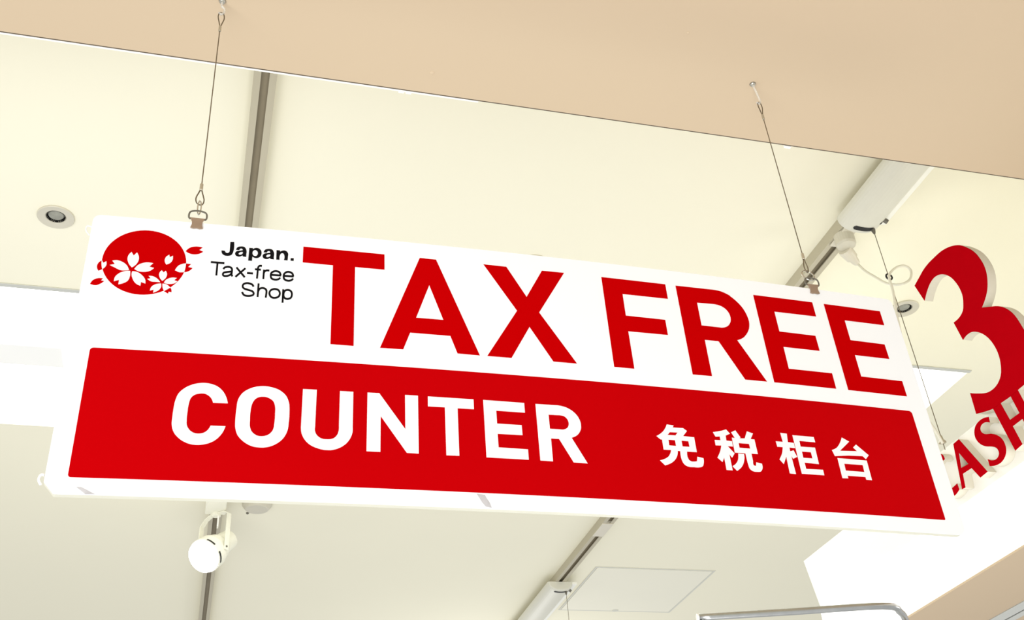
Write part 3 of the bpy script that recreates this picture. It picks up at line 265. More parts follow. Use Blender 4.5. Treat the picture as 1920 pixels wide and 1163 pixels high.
BOLD_TEXT = [('J',[[(-0.0012,2.5187),(0.0037,2.5192),(0.0041,2.5149),(0.0043,2.5107),(0.0042,2.5065),(0.0036,2.5025),(0.0033,2.5012),(0.0029,2.4999),(0.0025,2.4987),(0.002,2.4977),(0.0011,2.4968),(0,2.4962),(-0.0011,2.4958),(-0.0023,2.4955),(-0.0036,2.4953),(-0.005,2.4953),(-0.0064,2.4955),(-0.0076,2.496),(-0.0084,2.4965),(-0.0092,2.4971),(-0.0099,2.4979),(-0.0105,2.4987),(-0.0109,2.4997),(-0.0112,2.5009),(-0.0114,2.5021),(-0.0116,2.5034),(-0.0073,2.5033),(-0.007,2.5025),(-0.0066,2.5017),(-0.0063,2.5011),(-0.0058,2.5006),(-0.0053,2.5003),(-0.0047,2.5),(-0.0041,2.4999),(-0.0035,2.4999),(-0.0029,2.5001),(-0.0024,2.5005),(-0.0018,2.5011),(-0.0014,2.5017),(-0.0012,2.5023),(-0.0011,2.503),(-0.001,2.5038),(-0.001,2.5046)]]),('a',[[(0.0071,2.5064),(0.0073,2.5075),(0.0075,2.5085),(0.0078,2.5094),(0.0082,2.5102),(0.0091,2.5112),(0.0103,2.512),(0.0117,2.5124),(0.0129,2.5127),(0.0142,2.5129),(0.0156,2.5128),(0.0168,2.5125),(0.0179,2.5119),(0.0188,2.511),(0.0195,2.5097),(0.0201,2.5084),(0.0205,2.507),(0.0208,2.5053),(0.0209,2.5036),(0.0208,2.5019),(0.0207,2.5001),(0.0209,2.4961),(0.0165,2.4964),(0.016,2.4982),(0.0153,2.4975),(0.0146,2.4969),(0.0139,2.4964),(0.0132,2.496),(0.0124,2.4958),(0.0117,2.4956),(0.0109,2.4956),(0.0101,2.4957),(0.0093,2.4959),(0.0085,2.4963),(0.0077,2.4968),(0.0071,2.4974),(0.0067,2.4981),(0.0064,2.499),(0.0062,2.4999),(0.0062,2.5008),(0.0064,2.5016),(0.0067,2.5024),(0.0072,2.5032),(0.0077,2.5038),(0.0087,2.5045),(0.0098,2.5049),(0.011,2.5051),(0.0121,2.5055),(0.013,2.5058),(0.014,2.5061),(0.0149,2.5064),(0.0159,2.5067),(0.0157,2.5073),(0.0155,2.508),(0.0153,2.5085),(0.015,2.5089),(0.0145,2.5092),(0.0139,2.5094),(0.0133,2.5094),(0.0127,2.5092),(0.0122,2.5088),(0.0118,2.5081),(0.0115,2.5073),(0.0111,2.5064)],[(0.016,2.5039),(0.0161,2.5032),(0.0161,2.5025),(0.0161,2.5019),(0.016,2.5013),(0.0157,2.5007),(0.0153,2.5002),(0.0148,2.4997),(0.0143,2.4994),(0.0137,2.499),(0.013,2.4987),(0.0123,2.4985),(0.0117,2.4987),(0.0114,2.499),(0.011,2.4994),(0.0108,2.4999),(0.0107,2.5003),(0.0108,2.5009),(0.0111,2.5015),(0.0115,2.5021),(0.0119,2.5025),(0.0127,2.5032),(0.0137,2.5036),(0.0149,2.5038)]]),('p',[[(0.024,2.5116),(0.0287,2.5116),(0.0287,2.5097),(0.0294,2.5105),(0.0302,2.5112),(0.031,2.5118),(0.0319,2.5122),(0.0331,2.5125),(0.0344,2.5125),(0.0357,2.5122),(0.0368,2.5117),(0.0377,2.511),(0.0385,2.5101),(0.0392,2.5091),(0.0398,2.508),(0.0401,2.507),(0.0403,2.506),(0.0404,2.505),(0.0404,2.504),(0.0403,2.5026),(0.04,2.5011),(0.0396,2.4998),(0.039,2.4986),(0.0382,2.4976),(0.0372,2.4968),(0.0362,2.4961),(0.0351,2.4957),(0.0341,2.4955),(0.0331,2.4955),(0.032,2.4957),(0.0311,2.496),(0.0305,2.4964),(0.0299,2.4968),(0.0293,2.4972),(0.0288,2.4977),(0.0287,2.4903),(0.0238,2.4903)],[(0.0318,2.5088),(0.0327,2.5086),(0.0336,2.5081),(0.0345,2.5072),(0.0351,2.5063),(0.0354,2.5054),(0.0356,2.5044),(0.0357,2.5033),(0.0356,2.5023),(0.0353,2.5013),(0.0348,2.5003),(0.0342,2.4994),(0.0336,2.4988),(0.0328,2.4986),(0.0318,2.4986),(0.0309,2.4989),(0.0301,2.4994),(0.0296,2.5),(0.0291,2.5008),(0.0288,2.5017),(0.0286,2.5027),(0.0285,2.5037),(0.0286,2.5048),(0.0288,2.5059),(0.0292,2.5068),(0.0297,2.5075),(0.0304,2.5081),(0.0311,2.5086)]]),('a',[[(0.043,2.5061),(0.0432,2.5072),(0.0435,2.5082),(0.0438,2.5092),(0.0442,2.51),(0.0451,2.511),(0.0463,2.5117),(0.0477,2.5122),(0.049,2.5125),(0.0503,2.5126),(0.0517,2.5126),(0.0529,2.5123),(0.054,2.5117),(0.0549,2.5107),(0.0556,2.5095),(0.0561,2.5081),(0.0566,2.5067),(0.0568,2.5051),(0.0569,2.5034),(0.0568,2.5016),(0.0566,2.4998),(0.0569,2.4958),(0.0523,2.4961),(0.0519,2.4979),(0.0512,2.4972),(0.0505,2.4966),(0.0498,2.4961),(0.049,2.4957),(0.0483,2.4954),(0.0475,2.4953),(0.0467,2.4953),(0.0459,2.4954),(0.0451,2.4956),(0.0443,2.4959),(0.0435,2.4964),(0.0429,2.4971),(0.0425,2.4978),(0.0422,2.4987),(0.042,2.4996),(0.042,2.5005),(0.0422,2.5013),(0.0426,2.5021),(0.0431,2.5029),(0.0436,2.5035),(0.0446,2.5042),(0.0457,2.5046),(0.0469,2.5049),(0.0481,2.5052),(0.049,2.5055),(0.05,2.5058),(0.0509,2.5061),(0.0519,2.5064),(0.0517,2.5071),(0.0515,2.5077),(0.0513,2.5082),(0.051,2.5087),(0.0505,2.509),(0.0499,2.5091),(0.0493,2.5091),(0.0487,2.509),(0.0482,2.5086),(0.0478,2.5079),(0.0474,2.507),(0.0471,2.5061)],[(0.052,2.5037),(0.0521,2.5029),(0.0521,2.5022),(0.052,2.5016),(0.0519,2.501),(0.0516,2.5004),(0.0512,2.4999),(0.0507,2.4994),(0.0502,2.4991),(0.0495,2.4987),(0.0488,2.4984),(0.0481,2.4982),(0.0475,2.4984),(0.0472,2.4987),(0.0469,2.4991),(0.0466,2.4996),(0.0465,2.5),(0.0466,2.5006),(0.0469,2.5012),(0.0474,2.5018),(0.0478,2.5023),(0.0486,2.503),(0.0497,2.5034),(0.0508,2.5036)]]),('n',[[(0.0597,2.5116),(0.0645,2.5116),(0.0643,2.5093),(0.0651,2.5101),(0.066,2.5107),(0.0668,2.5113),(0.0677,2.5117),(0.0688,2.512),(0.07,2.5122),(0.0712,2.512),(0.0722,2.5116),(0.0732,2.5109),(0.074,2.5099),(0.0747,2.5086),(0.0752,2.5073),(0.0754,2.5062),(0.0754,2.5051),(0.0753,2.5039),(0.0752,2.5027),(0.075,2.496),(0.0702,2.496),(0.0706,2.4982),(0.0708,2.5004),(0.0707,2.5025),(0.0703,2.5044),(0.07,2.5052),(0.0697,2.5059),(0.0693,2.5066),(0.0688,2.5071),(0.0682,2.5073),(0.0674,2.5073),(0.0667,2.5071),(0.0661,2.5067),(0.0656,2.5062),(0.0652,2.5055),(0.0649,2.5046),(0.0646,2.5038),(0.0642,2.5019),(0.0641,2.5),(0.0642,2.498),(0.0644,2.4959),(0.0601,2.4959)]]),('full stop',[[(0.0789,2.5002),(0.083,2.5003),(0.083,2.496),(0.0789,2.496)]])]
SCUFFS = [[(-0.1424,2.1556),(-0.1374,2.1558),(-0.1301,2.1521),(-0.1215,2.1475),(-0.1316,2.1472),(-0.1367,2.1512)],[(0.318,2.1658),(0.3233,2.1654),(0.328,2.1649),(0.3304,2.16),(0.3335,2.1552),(0.3358,2.1483),(0.3285,2.1494),(0.3241,2.1548)]]
CASH = [('3',[[(1.8214,3.0846),(1.8134,3.0872),(1.8054,3.0898),(1.7973,3.0924),(1.7889,3.0952),(1.7805,3.098),(1.7717,3.1001),(1.7644,3.1012),(1.7569,3.1019),(1.7492,3.1023),(1.7412,3.1023),(1.733,3.102),(1.7248,3.1016),(1.7161,3.1011),(1.7073,3.1004),(1.6984,3.0991),(1.6905,3.0973),(1.6826,3.095),(1.6746,3.0921),(1.6683,3.0895),(1.6619,3.0865),(1.6557,3.0831),(1.6498,3.0795),(1.6441,3.0756),(1.6386,3.0713),(1.6335,3.0662),(1.6287,3.0606),(1.6242,3.055),(1.6196,3.049),(1.6152,3.0429),(1.6112,3.0367),(1.6077,3.0305),(1.6046,3.0242),(1.6019,3.0179),(1.5997,3.0114),(1.5979,3.0049),(1.5964,2.9985),(1.5951,2.9923),(1.5941,2.9862),(1.5935,2.9802),(1.5934,2.9733),(1.5938,2.9667),(1.5946,2.9603),(1.596,2.9545),(1.5977,2.9488),(1.5998,2.9434),(1.6028,2.9365),(1.6064,2.93),(1.6105,2.9239),(1.6146,2.9192),(1.6192,2.9148),(1.624,2.9108),(1.6302,2.9063),(1.6368,2.9023),(1.6437,2.8984),(1.6362,2.8941),(1.6288,2.8898),(1.6214,2.8855),(1.6129,2.8807),(1.6044,2.8758),(1.5965,2.8703),(1.5917,2.8662),(1.5871,2.8617),(1.5829,2.8571),(1.578,2.8508),(1.5737,2.8442),(1.5701,2.8376),(1.5676,2.8324),(1.5655,2.8271),(1.5637,2.8219),(1.5617,2.8146),(1.5602,2.8073),(1.5588,2.8001),(1.5572,2.7913),(1.5558,2.7825),(1.5548,2.7738),(1.5538,2.7618),(1.5534,2.75),(1.554,2.7386),(1.5557,2.7267),(1.5586,2.7153),(1.5631,2.7049),(1.5677,2.6976),(1.5734,2.6908),(1.5804,2.6855),(1.5877,2.6825),(1.5961,2.6805),(1.6048,2.6792),(1.6127,2.6786),(1.6208,2.6785),(1.629,2.6784),(1.6383,2.678),(1.6476,2.6775),(1.6571,2.6773),(1.6683,2.6777),(1.6797,2.6784),(1.6912,2.6792),(1.6993,2.6794),(1.7074,2.6795),(1.7157,2.6803),(1.7241,2.682),(1.7327,2.6844),(1.7414,2.687),(1.7503,2.6898),(1.7592,2.6929),(1.7683,2.6962),(1.7647,2.7472),(1.7565,2.742),(1.7484,2.737),(1.7402,2.7323),(1.7323,2.7279),(1.7244,2.7238),(1.7166,2.7206),(1.7097,2.7188),(1.7029,2.7178),(1.6964,2.7174),(1.6893,2.7178),(1.6826,2.7191),(1.6765,2.721),(1.6708,2.7238),(1.6657,2.7272),(1.6612,2.7311),(1.6567,2.7368),(1.6533,2.7433),(1.6505,2.7502),(1.6482,2.7575),(1.6466,2.7651),(1.6457,2.773),(1.6456,2.7809),(1.6461,2.7891),(1.6473,2.7974),(1.6493,2.8061),(1.6519,2.8149),(1.6555,2.8237),(1.6589,2.8304),(1.6629,2.837),(1.6675,2.8435),(1.672,2.8487),(1.677,2.8538),(1.6824,2.8584),(1.6869,2.8619),(1.6918,2.8652),(1.6967,2.8677),(1.7026,2.8696),(1.7086,2.8706),(1.7144,2.8709),(1.7199,2.8706),(1.7252,2.8695),(1.7303,2.868),(1.7393,2.9211),(1.7311,2.9204),(1.7232,2.9202),(1.7159,2.9209),(1.7097,2.9225),(1.704,2.9249),(1.6992,2.9281),(1.6959,2.9319),(1.6933,2.9363),(1.691,2.9409),(1.6883,2.9468),(1.6861,2.953),(1.6846,2.9596),(1.6841,2.9664),(1.6843,2.9736),(1.685,2.9809),(1.6863,2.988),(1.6881,2.9952),(1.6904,3.0024),(1.6929,3.0094),(1.6959,3.0164),(1.6997,3.0233),(1.7033,3.0287),(1.7074,3.034),(1.7119,3.0389),(1.7173,3.0439),(1.7231,3.0485),(1.7291,3.0523),(1.7349,3.0551),(1.7409,3.0571),(1.7467,3.0584),(1.7532,3.0588),(1.7593,3.0581),(1.7651,3.0569),(1.7718,3.0546),(1.7779,3.0515),(1.7837,3.048),(1.7918,3.0425),(1.7992,3.0362),(1.8063,3.0295)]]),('C',[[(1.9116,2.6557),(1.9117,2.6609),(1.9126,2.6659),(1.9153,2.6702),(1.9198,2.6735),(1.9256,2.6762),(1.9314,2.6783),(1.9409,2.6799),(1.9504,2.6794),(1.959,2.6779),(1.9689,2.6741),(1.9772,2.6682),(1.9835,2.6613),(1.9881,2.6529),(1.9905,2.6434),(1.9907,2.6334),(1.9888,2.6232),(1.9849,2.6127),(1.9789,2.6026),(1.9723,2.5942),(1.9642,2.5861),(1.9551,2.5791),(1.9472,2.5744),(1.9387,2.5704),(1.9302,2.5678),(1.9235,2.5671),(1.9169,2.5674),(1.9106,2.5682),(1.9058,2.5694),(1.9013,2.5709),(1.8969,2.5727),(1.8976,2.5879),(1.9023,2.5874),(1.9071,2.5869),(1.912,2.5865),(1.9177,2.5861),(1.9236,2.5858),(1.9294,2.5865),(1.9366,2.5891),(1.9438,2.593),(1.9501,2.5975),(1.9569,2.6047),(1.9619,2.613),(1.9649,2.6212),(1.9659,2.6287),(1.9651,2.636),(1.963,2.6428),(1.9602,2.6492),(1.9561,2.655),(1.9502,2.6592),(1.945,2.6613),(1.939,2.6627),(1.9329,2.662),(1.9296,2.6604),(1.9262,2.6582),(1.9228,2.6556)]]),('A',[[(1.8691,2.6729),(1.847,2.6739),(1.7946,2.5673),(1.8213,2.5659),(1.8378,2.5971),(1.8704,2.5986),(1.8762,2.5678),(1.8881,2.5691)],[(1.8609,2.6469),(1.8429,2.6097),(1.8695,2.6127)]]),('S',[[(1.7366,2.6712),(1.7408,2.673),(1.7451,2.6746),(1.7493,2.6759),(1.7551,2.6771),(1.761,2.6778),(1.7665,2.6778),(1.7724,2.6773),(1.7779,2.6761),(1.7828,2.6741),(1.7871,2.6712),(1.7907,2.6674),(1.7933,2.6632),(1.7951,2.6585),(1.7959,2.6532),(1.7955,2.6479),(1.7941,2.6425),(1.7916,2.6371),(1.7883,2.6319),(1.7845,2.6272),(1.78,2.6228),(1.775,2.6188),(1.769,2.6152),(1.7626,2.6122),(1.7565,2.6087),(1.7529,2.6063),(1.7495,2.6038),(1.7468,2.6011),(1.7448,2.5979),(1.7435,2.5945),(1.743,2.5912),(1.7434,2.588),(1.7447,2.585),(1.7467,2.5826),(1.7499,2.5807),(1.7539,2.5795),(1.7582,2.5791),(1.7621,2.5797),(1.7662,2.5809),(1.7702,2.5825),(1.7742,2.5848),(1.7779,2.5877),(1.7816,2.5908),(1.7828,2.5747),(1.7772,2.5721),(1.7716,2.5698),(1.766,2.568),(1.7598,2.5667),(1.7535,2.566),(1.7477,2.566),(1.7418,2.567),(1.7364,2.5687),(1.7317,2.5711),(1.7279,2.5738),(1.7246,2.5771),(1.7221,2.5806),(1.72,2.5853),(1.7189,2.5905),(1.7187,2.5959),(1.7192,2.6014),(1.7207,2.6072),(1.7232,2.6128),(1.7261,2.6173),(1.7297,2.6217),(1.7338,2.6259),(1.7378,2.6291),(1.7422,2.6322),(1.7467,2.635),(1.7531,2.6381),(1.7599,2.6409),(1.7657,2.6445),(1.7686,2.6474),(1.7713,2.6506),(1.7729,2.6538),(1.7733,2.6565),(1.773,2.6592),(1.7721,2.6616),(1.7702,2.6639),(1.7674,2.6657),(1.7641,2.6669),(1.7605,2.6672),(1.7564,2.6669),(1.7524,2.6661),(1.7477,2.6641),(1.7432,2.6613),(1.7386,2.6581)]]),('H',[[(1.7168,2.6849),(1.691,2.6855),(1.6811,2.6334),(1.6494,2.6328),(1.6563,2.6786),(1.6311,2.6781),(1.6143,2.5673),(1.6391,2.5651),(1.6474,2.6178),(1.68,2.6177),(1.672,2.5711),(1.6972,2.5688)]])]

# ---------------------------------------------------------------- structure: ceilings
ZH, ZL = 3.40, 2.995          # high cream ceiling, low beige ceiling
YS = 1.330                    # where the low ceiling ends
XT1, XT2 = 0.038, 1.603       # lighting tracks
REC = (-3.2, 2.46, 2.64, 3.435)   # recess with the luminous panel: x0, x1, y0, y1
DL = [(-0.428, 2.312), (2.0115, 2.322), (0.8125, 2.300)]
DR = 0.0235                   # downlight hole radius

def circle(cx, cy, r, n=32): return [(cx + r * math.cos(2 * PI * k / n), cy + r * math.sin(2 * PI * k / n)) for k in range(n)]
b = fill([[(-7, YS - 0.2), (8, YS - 0.2), (8, 11), (-7, 11)],
          [(REC[0], REC[2]), (REC[1], REC[2]), (REC[1], REC[3]), (REC[0], REC[3])]] + [circle(x, y, DR) for x, y in DL])
bmesh.ops.translate(b, verts=b.verts[:], vec=(0, 0, ZH))
e = bmesh.ops.extrude_face_region(b, geom=b.faces[:])
bmesh.ops.translate(b, verts=[v for v in e['geom'] if isinstance(v, bmesh.types.BMVert)], vec=(0, 0, 0.012))
ceil_high = obj('ceiling', b, 'cream'); tag(ceil_high, 'high cream ceiling beyond the step, with two lighting tracks', kind='structure')
b = box(-7, 8, YS - 0.2, 11, ZH + 0.30, ZH + 0.34)
tag(obj('ceiling_slab', b, 'cream', ceil_high), kind='structure')
# recess walls and luminous panel
x0, x1, y0, y1 = REC
b = bmesh.new()
for a in ((x0 - .02, x1 + .02, y0 - .012, y0), (x0 - .02, x1 + .02, y1, y1 + .012), (x0 - .012, x0, y0, y1), (x1, x1 + .012, y0, y1)):
    box(a[0], a[1], a[2], a[3], ZH + 0.0125, ZH + 0.14, bm=b)
tag(obj('recess_lining', b, 'recess', ceil_high), kind='structure')
b = box(-7, 8, -6, YS, ZL, ZH + 0.3)
ceil_low = obj('ceiling', b, 'beige'); tag(ceil_low, 'low beige ceiling the sign hangs from', kind='structure')
# metal edge trim along the step: dark joint and white bead
b = box(-7, 8, YS, YS + 0.0028, ZL + 0.0005, ZL + 0.05)
tag(recentre(obj('trim_1', b, 'trim_dark')), 'dark joint along the edge of the beige ceiling', kind='structure')
b = box(-7, 0.40, YS + 0.0028, YS + 0.0062, ZL - 0.0006, ZL + 0.05, 0.0008)
box(0.40, 8, YS + 0.0028, YS + 0.0040, ZL + 0.002, ZL + 0.05, bm=b)
tag(recentre(obj('trim_2', b, 'trim_white')), 'thin white metal bead along the edge of the beige ceiling', kind='structure')
for i, (x, w) in enumerate(((0.262, 0.010), (0.275, 0.010), (1.013, 0.014))):
    o = recentre(obj('edge_clip', box(x - w / 2, x + w / 2, YS + 0.004, YS + 0.010, ZL - 0.0005, ZL + 0.02, 0.001), 'trim_white'))
    tag(o, ('small pale clip on the ceiling edge, left of the pair above the sign', 'small pale clip on the ceiling edge, right of the pair above the sign', 'small clip on the beige ceiling edge above the white half-round housing')[i], 'clip', 'clips on the beige ceiling edge')
for i, (x, y, r) in enumerate(((0.3055, 1.283, 0.004), (0.7095, 1.109, 0.0028))):
    o = recentre(obj('screw_plug', lathe([(0, r), (0.0006, r * 0.9), (0.001, r * 0.3)], (x, y, ZL), (0, 0, -1), 16), 'plaster_mark'))
    tag(o, ('larger filled screw hole in the beige ceiling near its edge', 'tiny filled screw hole high in the middle of the beige ceiling')[i], 'screw plug', 'filled screw holes in the beige ceiling')
b = box(x0 - .02, x1 + .004, y0 - .016, y0 - 0.0005, ZH - 0.004, ZH - 0.0002, 0.001)  # grey strip drawn in place of the shadow line at the near rim
obj('recess_shadow_strip', b, 'alu', ceil_high, 'grey strip standing for the shadow line along the near edge of the light recess')
# luminous panel in the recess
lp = empty('ceiling_light_panel', ((x0 + x1) / 2, (y0 + y1) / 2, ZH + 0.14), 'long bright luminous panel recessed in the cream ceiling behind the sign', 'ceiling light')
obj('diffuser', box(x0 - .01, x1 + .01, y0 - .005, y1 + .005, ZH + 0.12, ZH + 0.128), 'panel_lit', lp)
obj('housing', box(x0 - .01, x1 + .01, y0 - .005, y1 + .005, ZH + 0.129, ZH + 0.16), 'recess', lp)
o = recentre(obj('sensor_box', box(-0.86, -0.47, 3.06, 3.18, ZH + 0.075, ZH + 0.119, 0.004), 'recess'))
tag(o, 'pale box on the luminous panel at the left edge of the picture', 'ceiling box')

# ---------------------------------------------------------------- lighting tracks
def track(x, ya, yb, label, cover=None):
    w, h = 0.0245, 0.034
    z0, z1 = ZH - h, ZH
    t = empty('lighting_track', (x, (ya + yb) / 2, z1), label, 'lighting track', 'lighting tracks on the cream ceiling')
    for s in (-1, 1):
        b = box(x + s * w - (0.0155 if s > 0 else 0), x + s * w + (0.0155 if s < 0 else 0), ya, yb, z0, z0 + 0.003)
        box(x + s * w - (0.003 if s > 0 else 0), x + s * w + (0.003 if s < 0 else 0), ya, yb, z0 + 0.003, z1, bm=b)
        obj('track_flange', b, 'track', t)
    obj('track_slot', box(x - w + 0.004, x + w - 0.004, ya, yb, z0 + 0.014, z0 + 0.02), 'track_slot', t)
    if cover:
        obj('joint_cover', box(x - w * 0.98, x + w * 0.98, cover[0], cover[1], z0 - 0.003, z0 + 0.0135, 0.001), 'plug', t, 'pale joint cover')
    return t
track(XT1, YS + 0.02, REC[2], 'lighting track running from the beige ceiling edge down behind the logo end of the sign')
track(XT2, YS + 0.02, REC[2], 'lighting track under the white half-round housing, right of the sign top')
track(XT1, REC[3], 7.5, 'lighting track below the sign carrying the lit spotlight')
track(XT2, REC[3], 7.5, 'lighting track below the sign beside the square access hatch', cover=(3.93, 4.06))

# ---------------------------------------------------------------- access hatch
HX0, HX1, HY0, HY1 = 1.742, 2.340, 4.480, 5.062
t = empty('access_hatch', ((HX0 + HX1) / 2, (HY0 + HY1) / 2, ZH), 'square flush access hatch in the cream ceiling below the sign', 'ceiling hatch')
b = bmesh.new(); w = 0.009
for a in ((HX0, HX1, HY0, HY0 + w), (HX0, HX1, HY1 - w, HY1), (HX0, HX0 + w, HY0 + w, HY1 - w), (HX1 - w, HX1, HY0 + w, HY1 - w)):
    box(a[0], a[1], a[2], a[3], ZH - 0.0025, ZH - 0.0001, bm=b)
obj('hatch_frame', b, 'hatch_frame', t)
obj('hatch_panel', box(HX0 + w + .002, HX1 - w - .002, HY0 + w + .002, HY1 - w - .002, ZH - 0.003, ZH - 0.0001), 'hatch', t)
b = lathe([(0, 0.016), (0.002, 0.016), (0.003, 0.013)], (2.037, HY1 - 0.018, ZH - 0.003), (0, 0, -1), 20)
obj('latch', b, 'hatch_frame', t)

# ---------------------------------------------------------------- recessed downlights
def downlight(x, y, label):
    t = empty('downlight', (x, y, ZH), label, 'downlight', 'unlit recessed downlights')
    ro = 0.0445
    b = lathe([(0, ro), (0.0035, ro), (0.005, ro * 0.97), (0.0025, DR * 1.08), (0.0, DR), (-0.05, DR), (-0.05, DR * 0.98), (0.0, DR * 0.97), (0.0, ro * .9)], (x, y, ZH), (0, 0, -1), 40, cap0=False, cap1=False)
    obj('flange', b, 'flange', t, shade=False)
    obj('socket', lathe([(0.0015, DR * 0.97), (-0.045, DR * 0.96), (-0.045, 0.001)], (x, y, ZH), (0, 0, -1), 32, cap0=False), 'black', t, 'dark inner socket')
    obj('lamp', lathe([(-0.03, DR * 0.88), (-0.007, DR * 0.90), (-0.002, DR * 0.74), (-0.0005, DR * 0.3)], (x, y, ZH), (0, 0, -1), 28), 'lamp_glass', t, 'grey unlit lamp face')
    return t
downlight(*DL[0], 'round unlit downlight left of the sign, near the left picture edge')
downlight(*DL[1], 'round unlit downlight right of the sign, between it and the red 3')
downlight(*DL[2], 'round unlit downlight just peeping over the top of the sign above the letter X')

# small sensor unit peeping out under the sign
t = empty('ceiling_sensor', (0.185, 3.94, ZH), 'small low beige unit on the ceiling peeping out below the sign, right of the spotlight', 'ceiling sensor')
b = lathe([(0, 0.056), (0.012, 0.056), (0.028, 0.044), (0.03, 0.040)], (0.187, 3.955, ZH), (0, 0, -1), 28)
obj('sensor_body', b, 'flange', t, shade=False)
obj('sensor_lens', lathe([(0, 0.006), (0.004, 0.005), (0.006, 0.002)], (0.155, 3.995, ZH - 0.026), (0, 0, -1), 12), 'dark_grey', t)

# ---------------------------------------------------------------- hanging sign
SD, SB, SX0, SX1, SZB, SZT = 1.20319, 0.01456, -0.17748, 1.02252, 2.14678, 2.54664
def face_y(x):
    u = (x - (SX0 + SX1) / 2) / ((SX1 - SX0) / 2)
    return SD - SB * (1 - min(1.0, u * u))

def on_sign(loops, off, thick):
    """a sheet following the slightly bowed face of the board: off = distance in front of the face"""
    b = fill(loops)
    xs = [v.co.x for v in b.verts]; x = math.ceil(min(xs) / 0.03) * 0.03
    while x < max(xs):
        bmesh.ops.bisect_plane(b, geom=b.verts[:] + b.edges[:] + b.faces[:], plane_co=(x, 0, 0), plane_no=(1, 0, 0), dist=1e-6)
        x += 0.03
    e = bmesh.ops.extrude_face_region(b, geom=b.faces[:])
    ev = {v for v in e['geom'] if isinstance(v, bmesh.types.BMVert)}
    for v in b.verts:
        back = v in ev
        v.co = Vector((v.co.x, face_y(v.co.x) - off + (thick if back else 0), v.co.y))
    return b

def rounded(x0, x1, z0, z1, rs, n=6):
    """rs: corner radii bl, br, tr, tl"""
    out = []
    for (cx, cz, a0), r in zip(((x0, z0, 180), (x1, z0, 270), (x1, z1, 0), (x0, z1, 90)), rs):
        ccx = cx + r if cx == x0 else cx - r; ccz = cz + r if cz == z0 else cz - r
        for k in range(n + 1):
            a = math.radians(a0 + 90 * k / n)
            out.append((ccx + r * math.cos(a), ccz + r * math.sin(a)))
    return out

sign = empty('hanging_sign', ((SX0 + SX1) / 2, SD, SZB), 'long white and red sign reading TAX FREE COUNTER hanging on two wires', 'sign')
loop = rounded(SX0, SX1, SZB, SZT, (0.013, 0.014, 0.008, 0.010))
loop = [(SX0, SZB + 0.014), (SX0 + 0.0115, SZB + 0.0005), (SX0 + 0.014, SZB)] + loop[7:]
obj('board', on_sign([loop], 0, 0.0012), 'white_board', sign)
obj('foam_core', on_sign([loop], -0.0013, 0.0075), 'core', sign, 'cream foam core of the board')
obj('red_band', on_sign([rounded(-0.1534, 0.9939, 2.1675, 2.3406, (0.0035, 0.002, 0.005, 0.0045))], 0.0004, 0.0004), 'red_band', sign, 'wide red band along the lower half')
for n, loops in RED_LETTERS:
    obj('printed_letter', on_sign(loops, 0.0004, 0.0004), 'red', sign, 'red printed letter ' + n)
for n, loops in WHITE_LETTERS:
    obj('printed_letter', on_sign(loops, 0.0008, 0.0004), 'white_vinyl', sign, 'white printed letter ' + n)
for n, parts in HAN:
    b = bmesh.new()
    for loops in parts: merge(b, on_sign(loops, 0.0008, 0.0004))
    obj('printed_character', b, 'white_vinyl', sign, 'white printed character ' + n)
cx, cz, cr = DISC
disc = obj('logo_disc', on_sign([circle(cx, cz, cr, 64)], 0.0004, 0.0004), 'red', sign, 'red disc of the blossom emblem')
for L in WHITE_PETALS: obj('petal', on_sign([L], 0.0008, 0.0004), 'petal', disc, 'white petal on the red disc')
for L in RED_PETALS: obj('petal', on_sign([L], 0.0004, 0.0004), 'red', disc, 'red petal beside the disc')
for L in SCUFFS: obj('scuff_mark', on_sign([L], 0.0003, 0.0003), 'scuff', sign, 'grey scuff on the lower border')
b = tube(smooth_path([(SX0 - 0.001, SD + 0.003, SZB + 0.024), (SX0 - 0.0045, SD + 0.003, SZB + 0.024), (SX0 - 0.006, SD + 0.003, SZB + 0.018), (SX0 - 0.003, SD + 0.003, SZB + 0.012)], 5), 0.0016, 6)
obj('film_curl', b, 'white_vinyl', sign, 'curl of clear film at the lower left corner')
b = tube(smooth_path([(SX0 + 0.001, SD + 0.003, SZT - 0.019), (SX0 - 0.006, SD + 0.003, SZT - 0.018), (SX0 - 0.006, SD + 0.003, SZT - 0.026), (SX0 - 0.001, SD + 0.003, SZT - 0.033)], 5), 0.0009, 6)
obj('film_curl', b, 'white_vinyl', sign, 'curl of clear film at the upper left edge')

for n, loops in BOLD_TEXT:
    obj('printed_letter', on_sign(loops, 0.0004, 0.0004), 'black_print', sign, 'bold black printed ' + ('full stop' if n == 'full stop' else 'letter ' + n))
for word, strokes in LIGHT_TEXT:
    b = bmesh.new()
    for loops in strokes: merge(b, on_sign(loops, 0.0004, 0.0004))
    obj('printed_word', b, 'black_print', sign, 'thin black printed word ' + word)

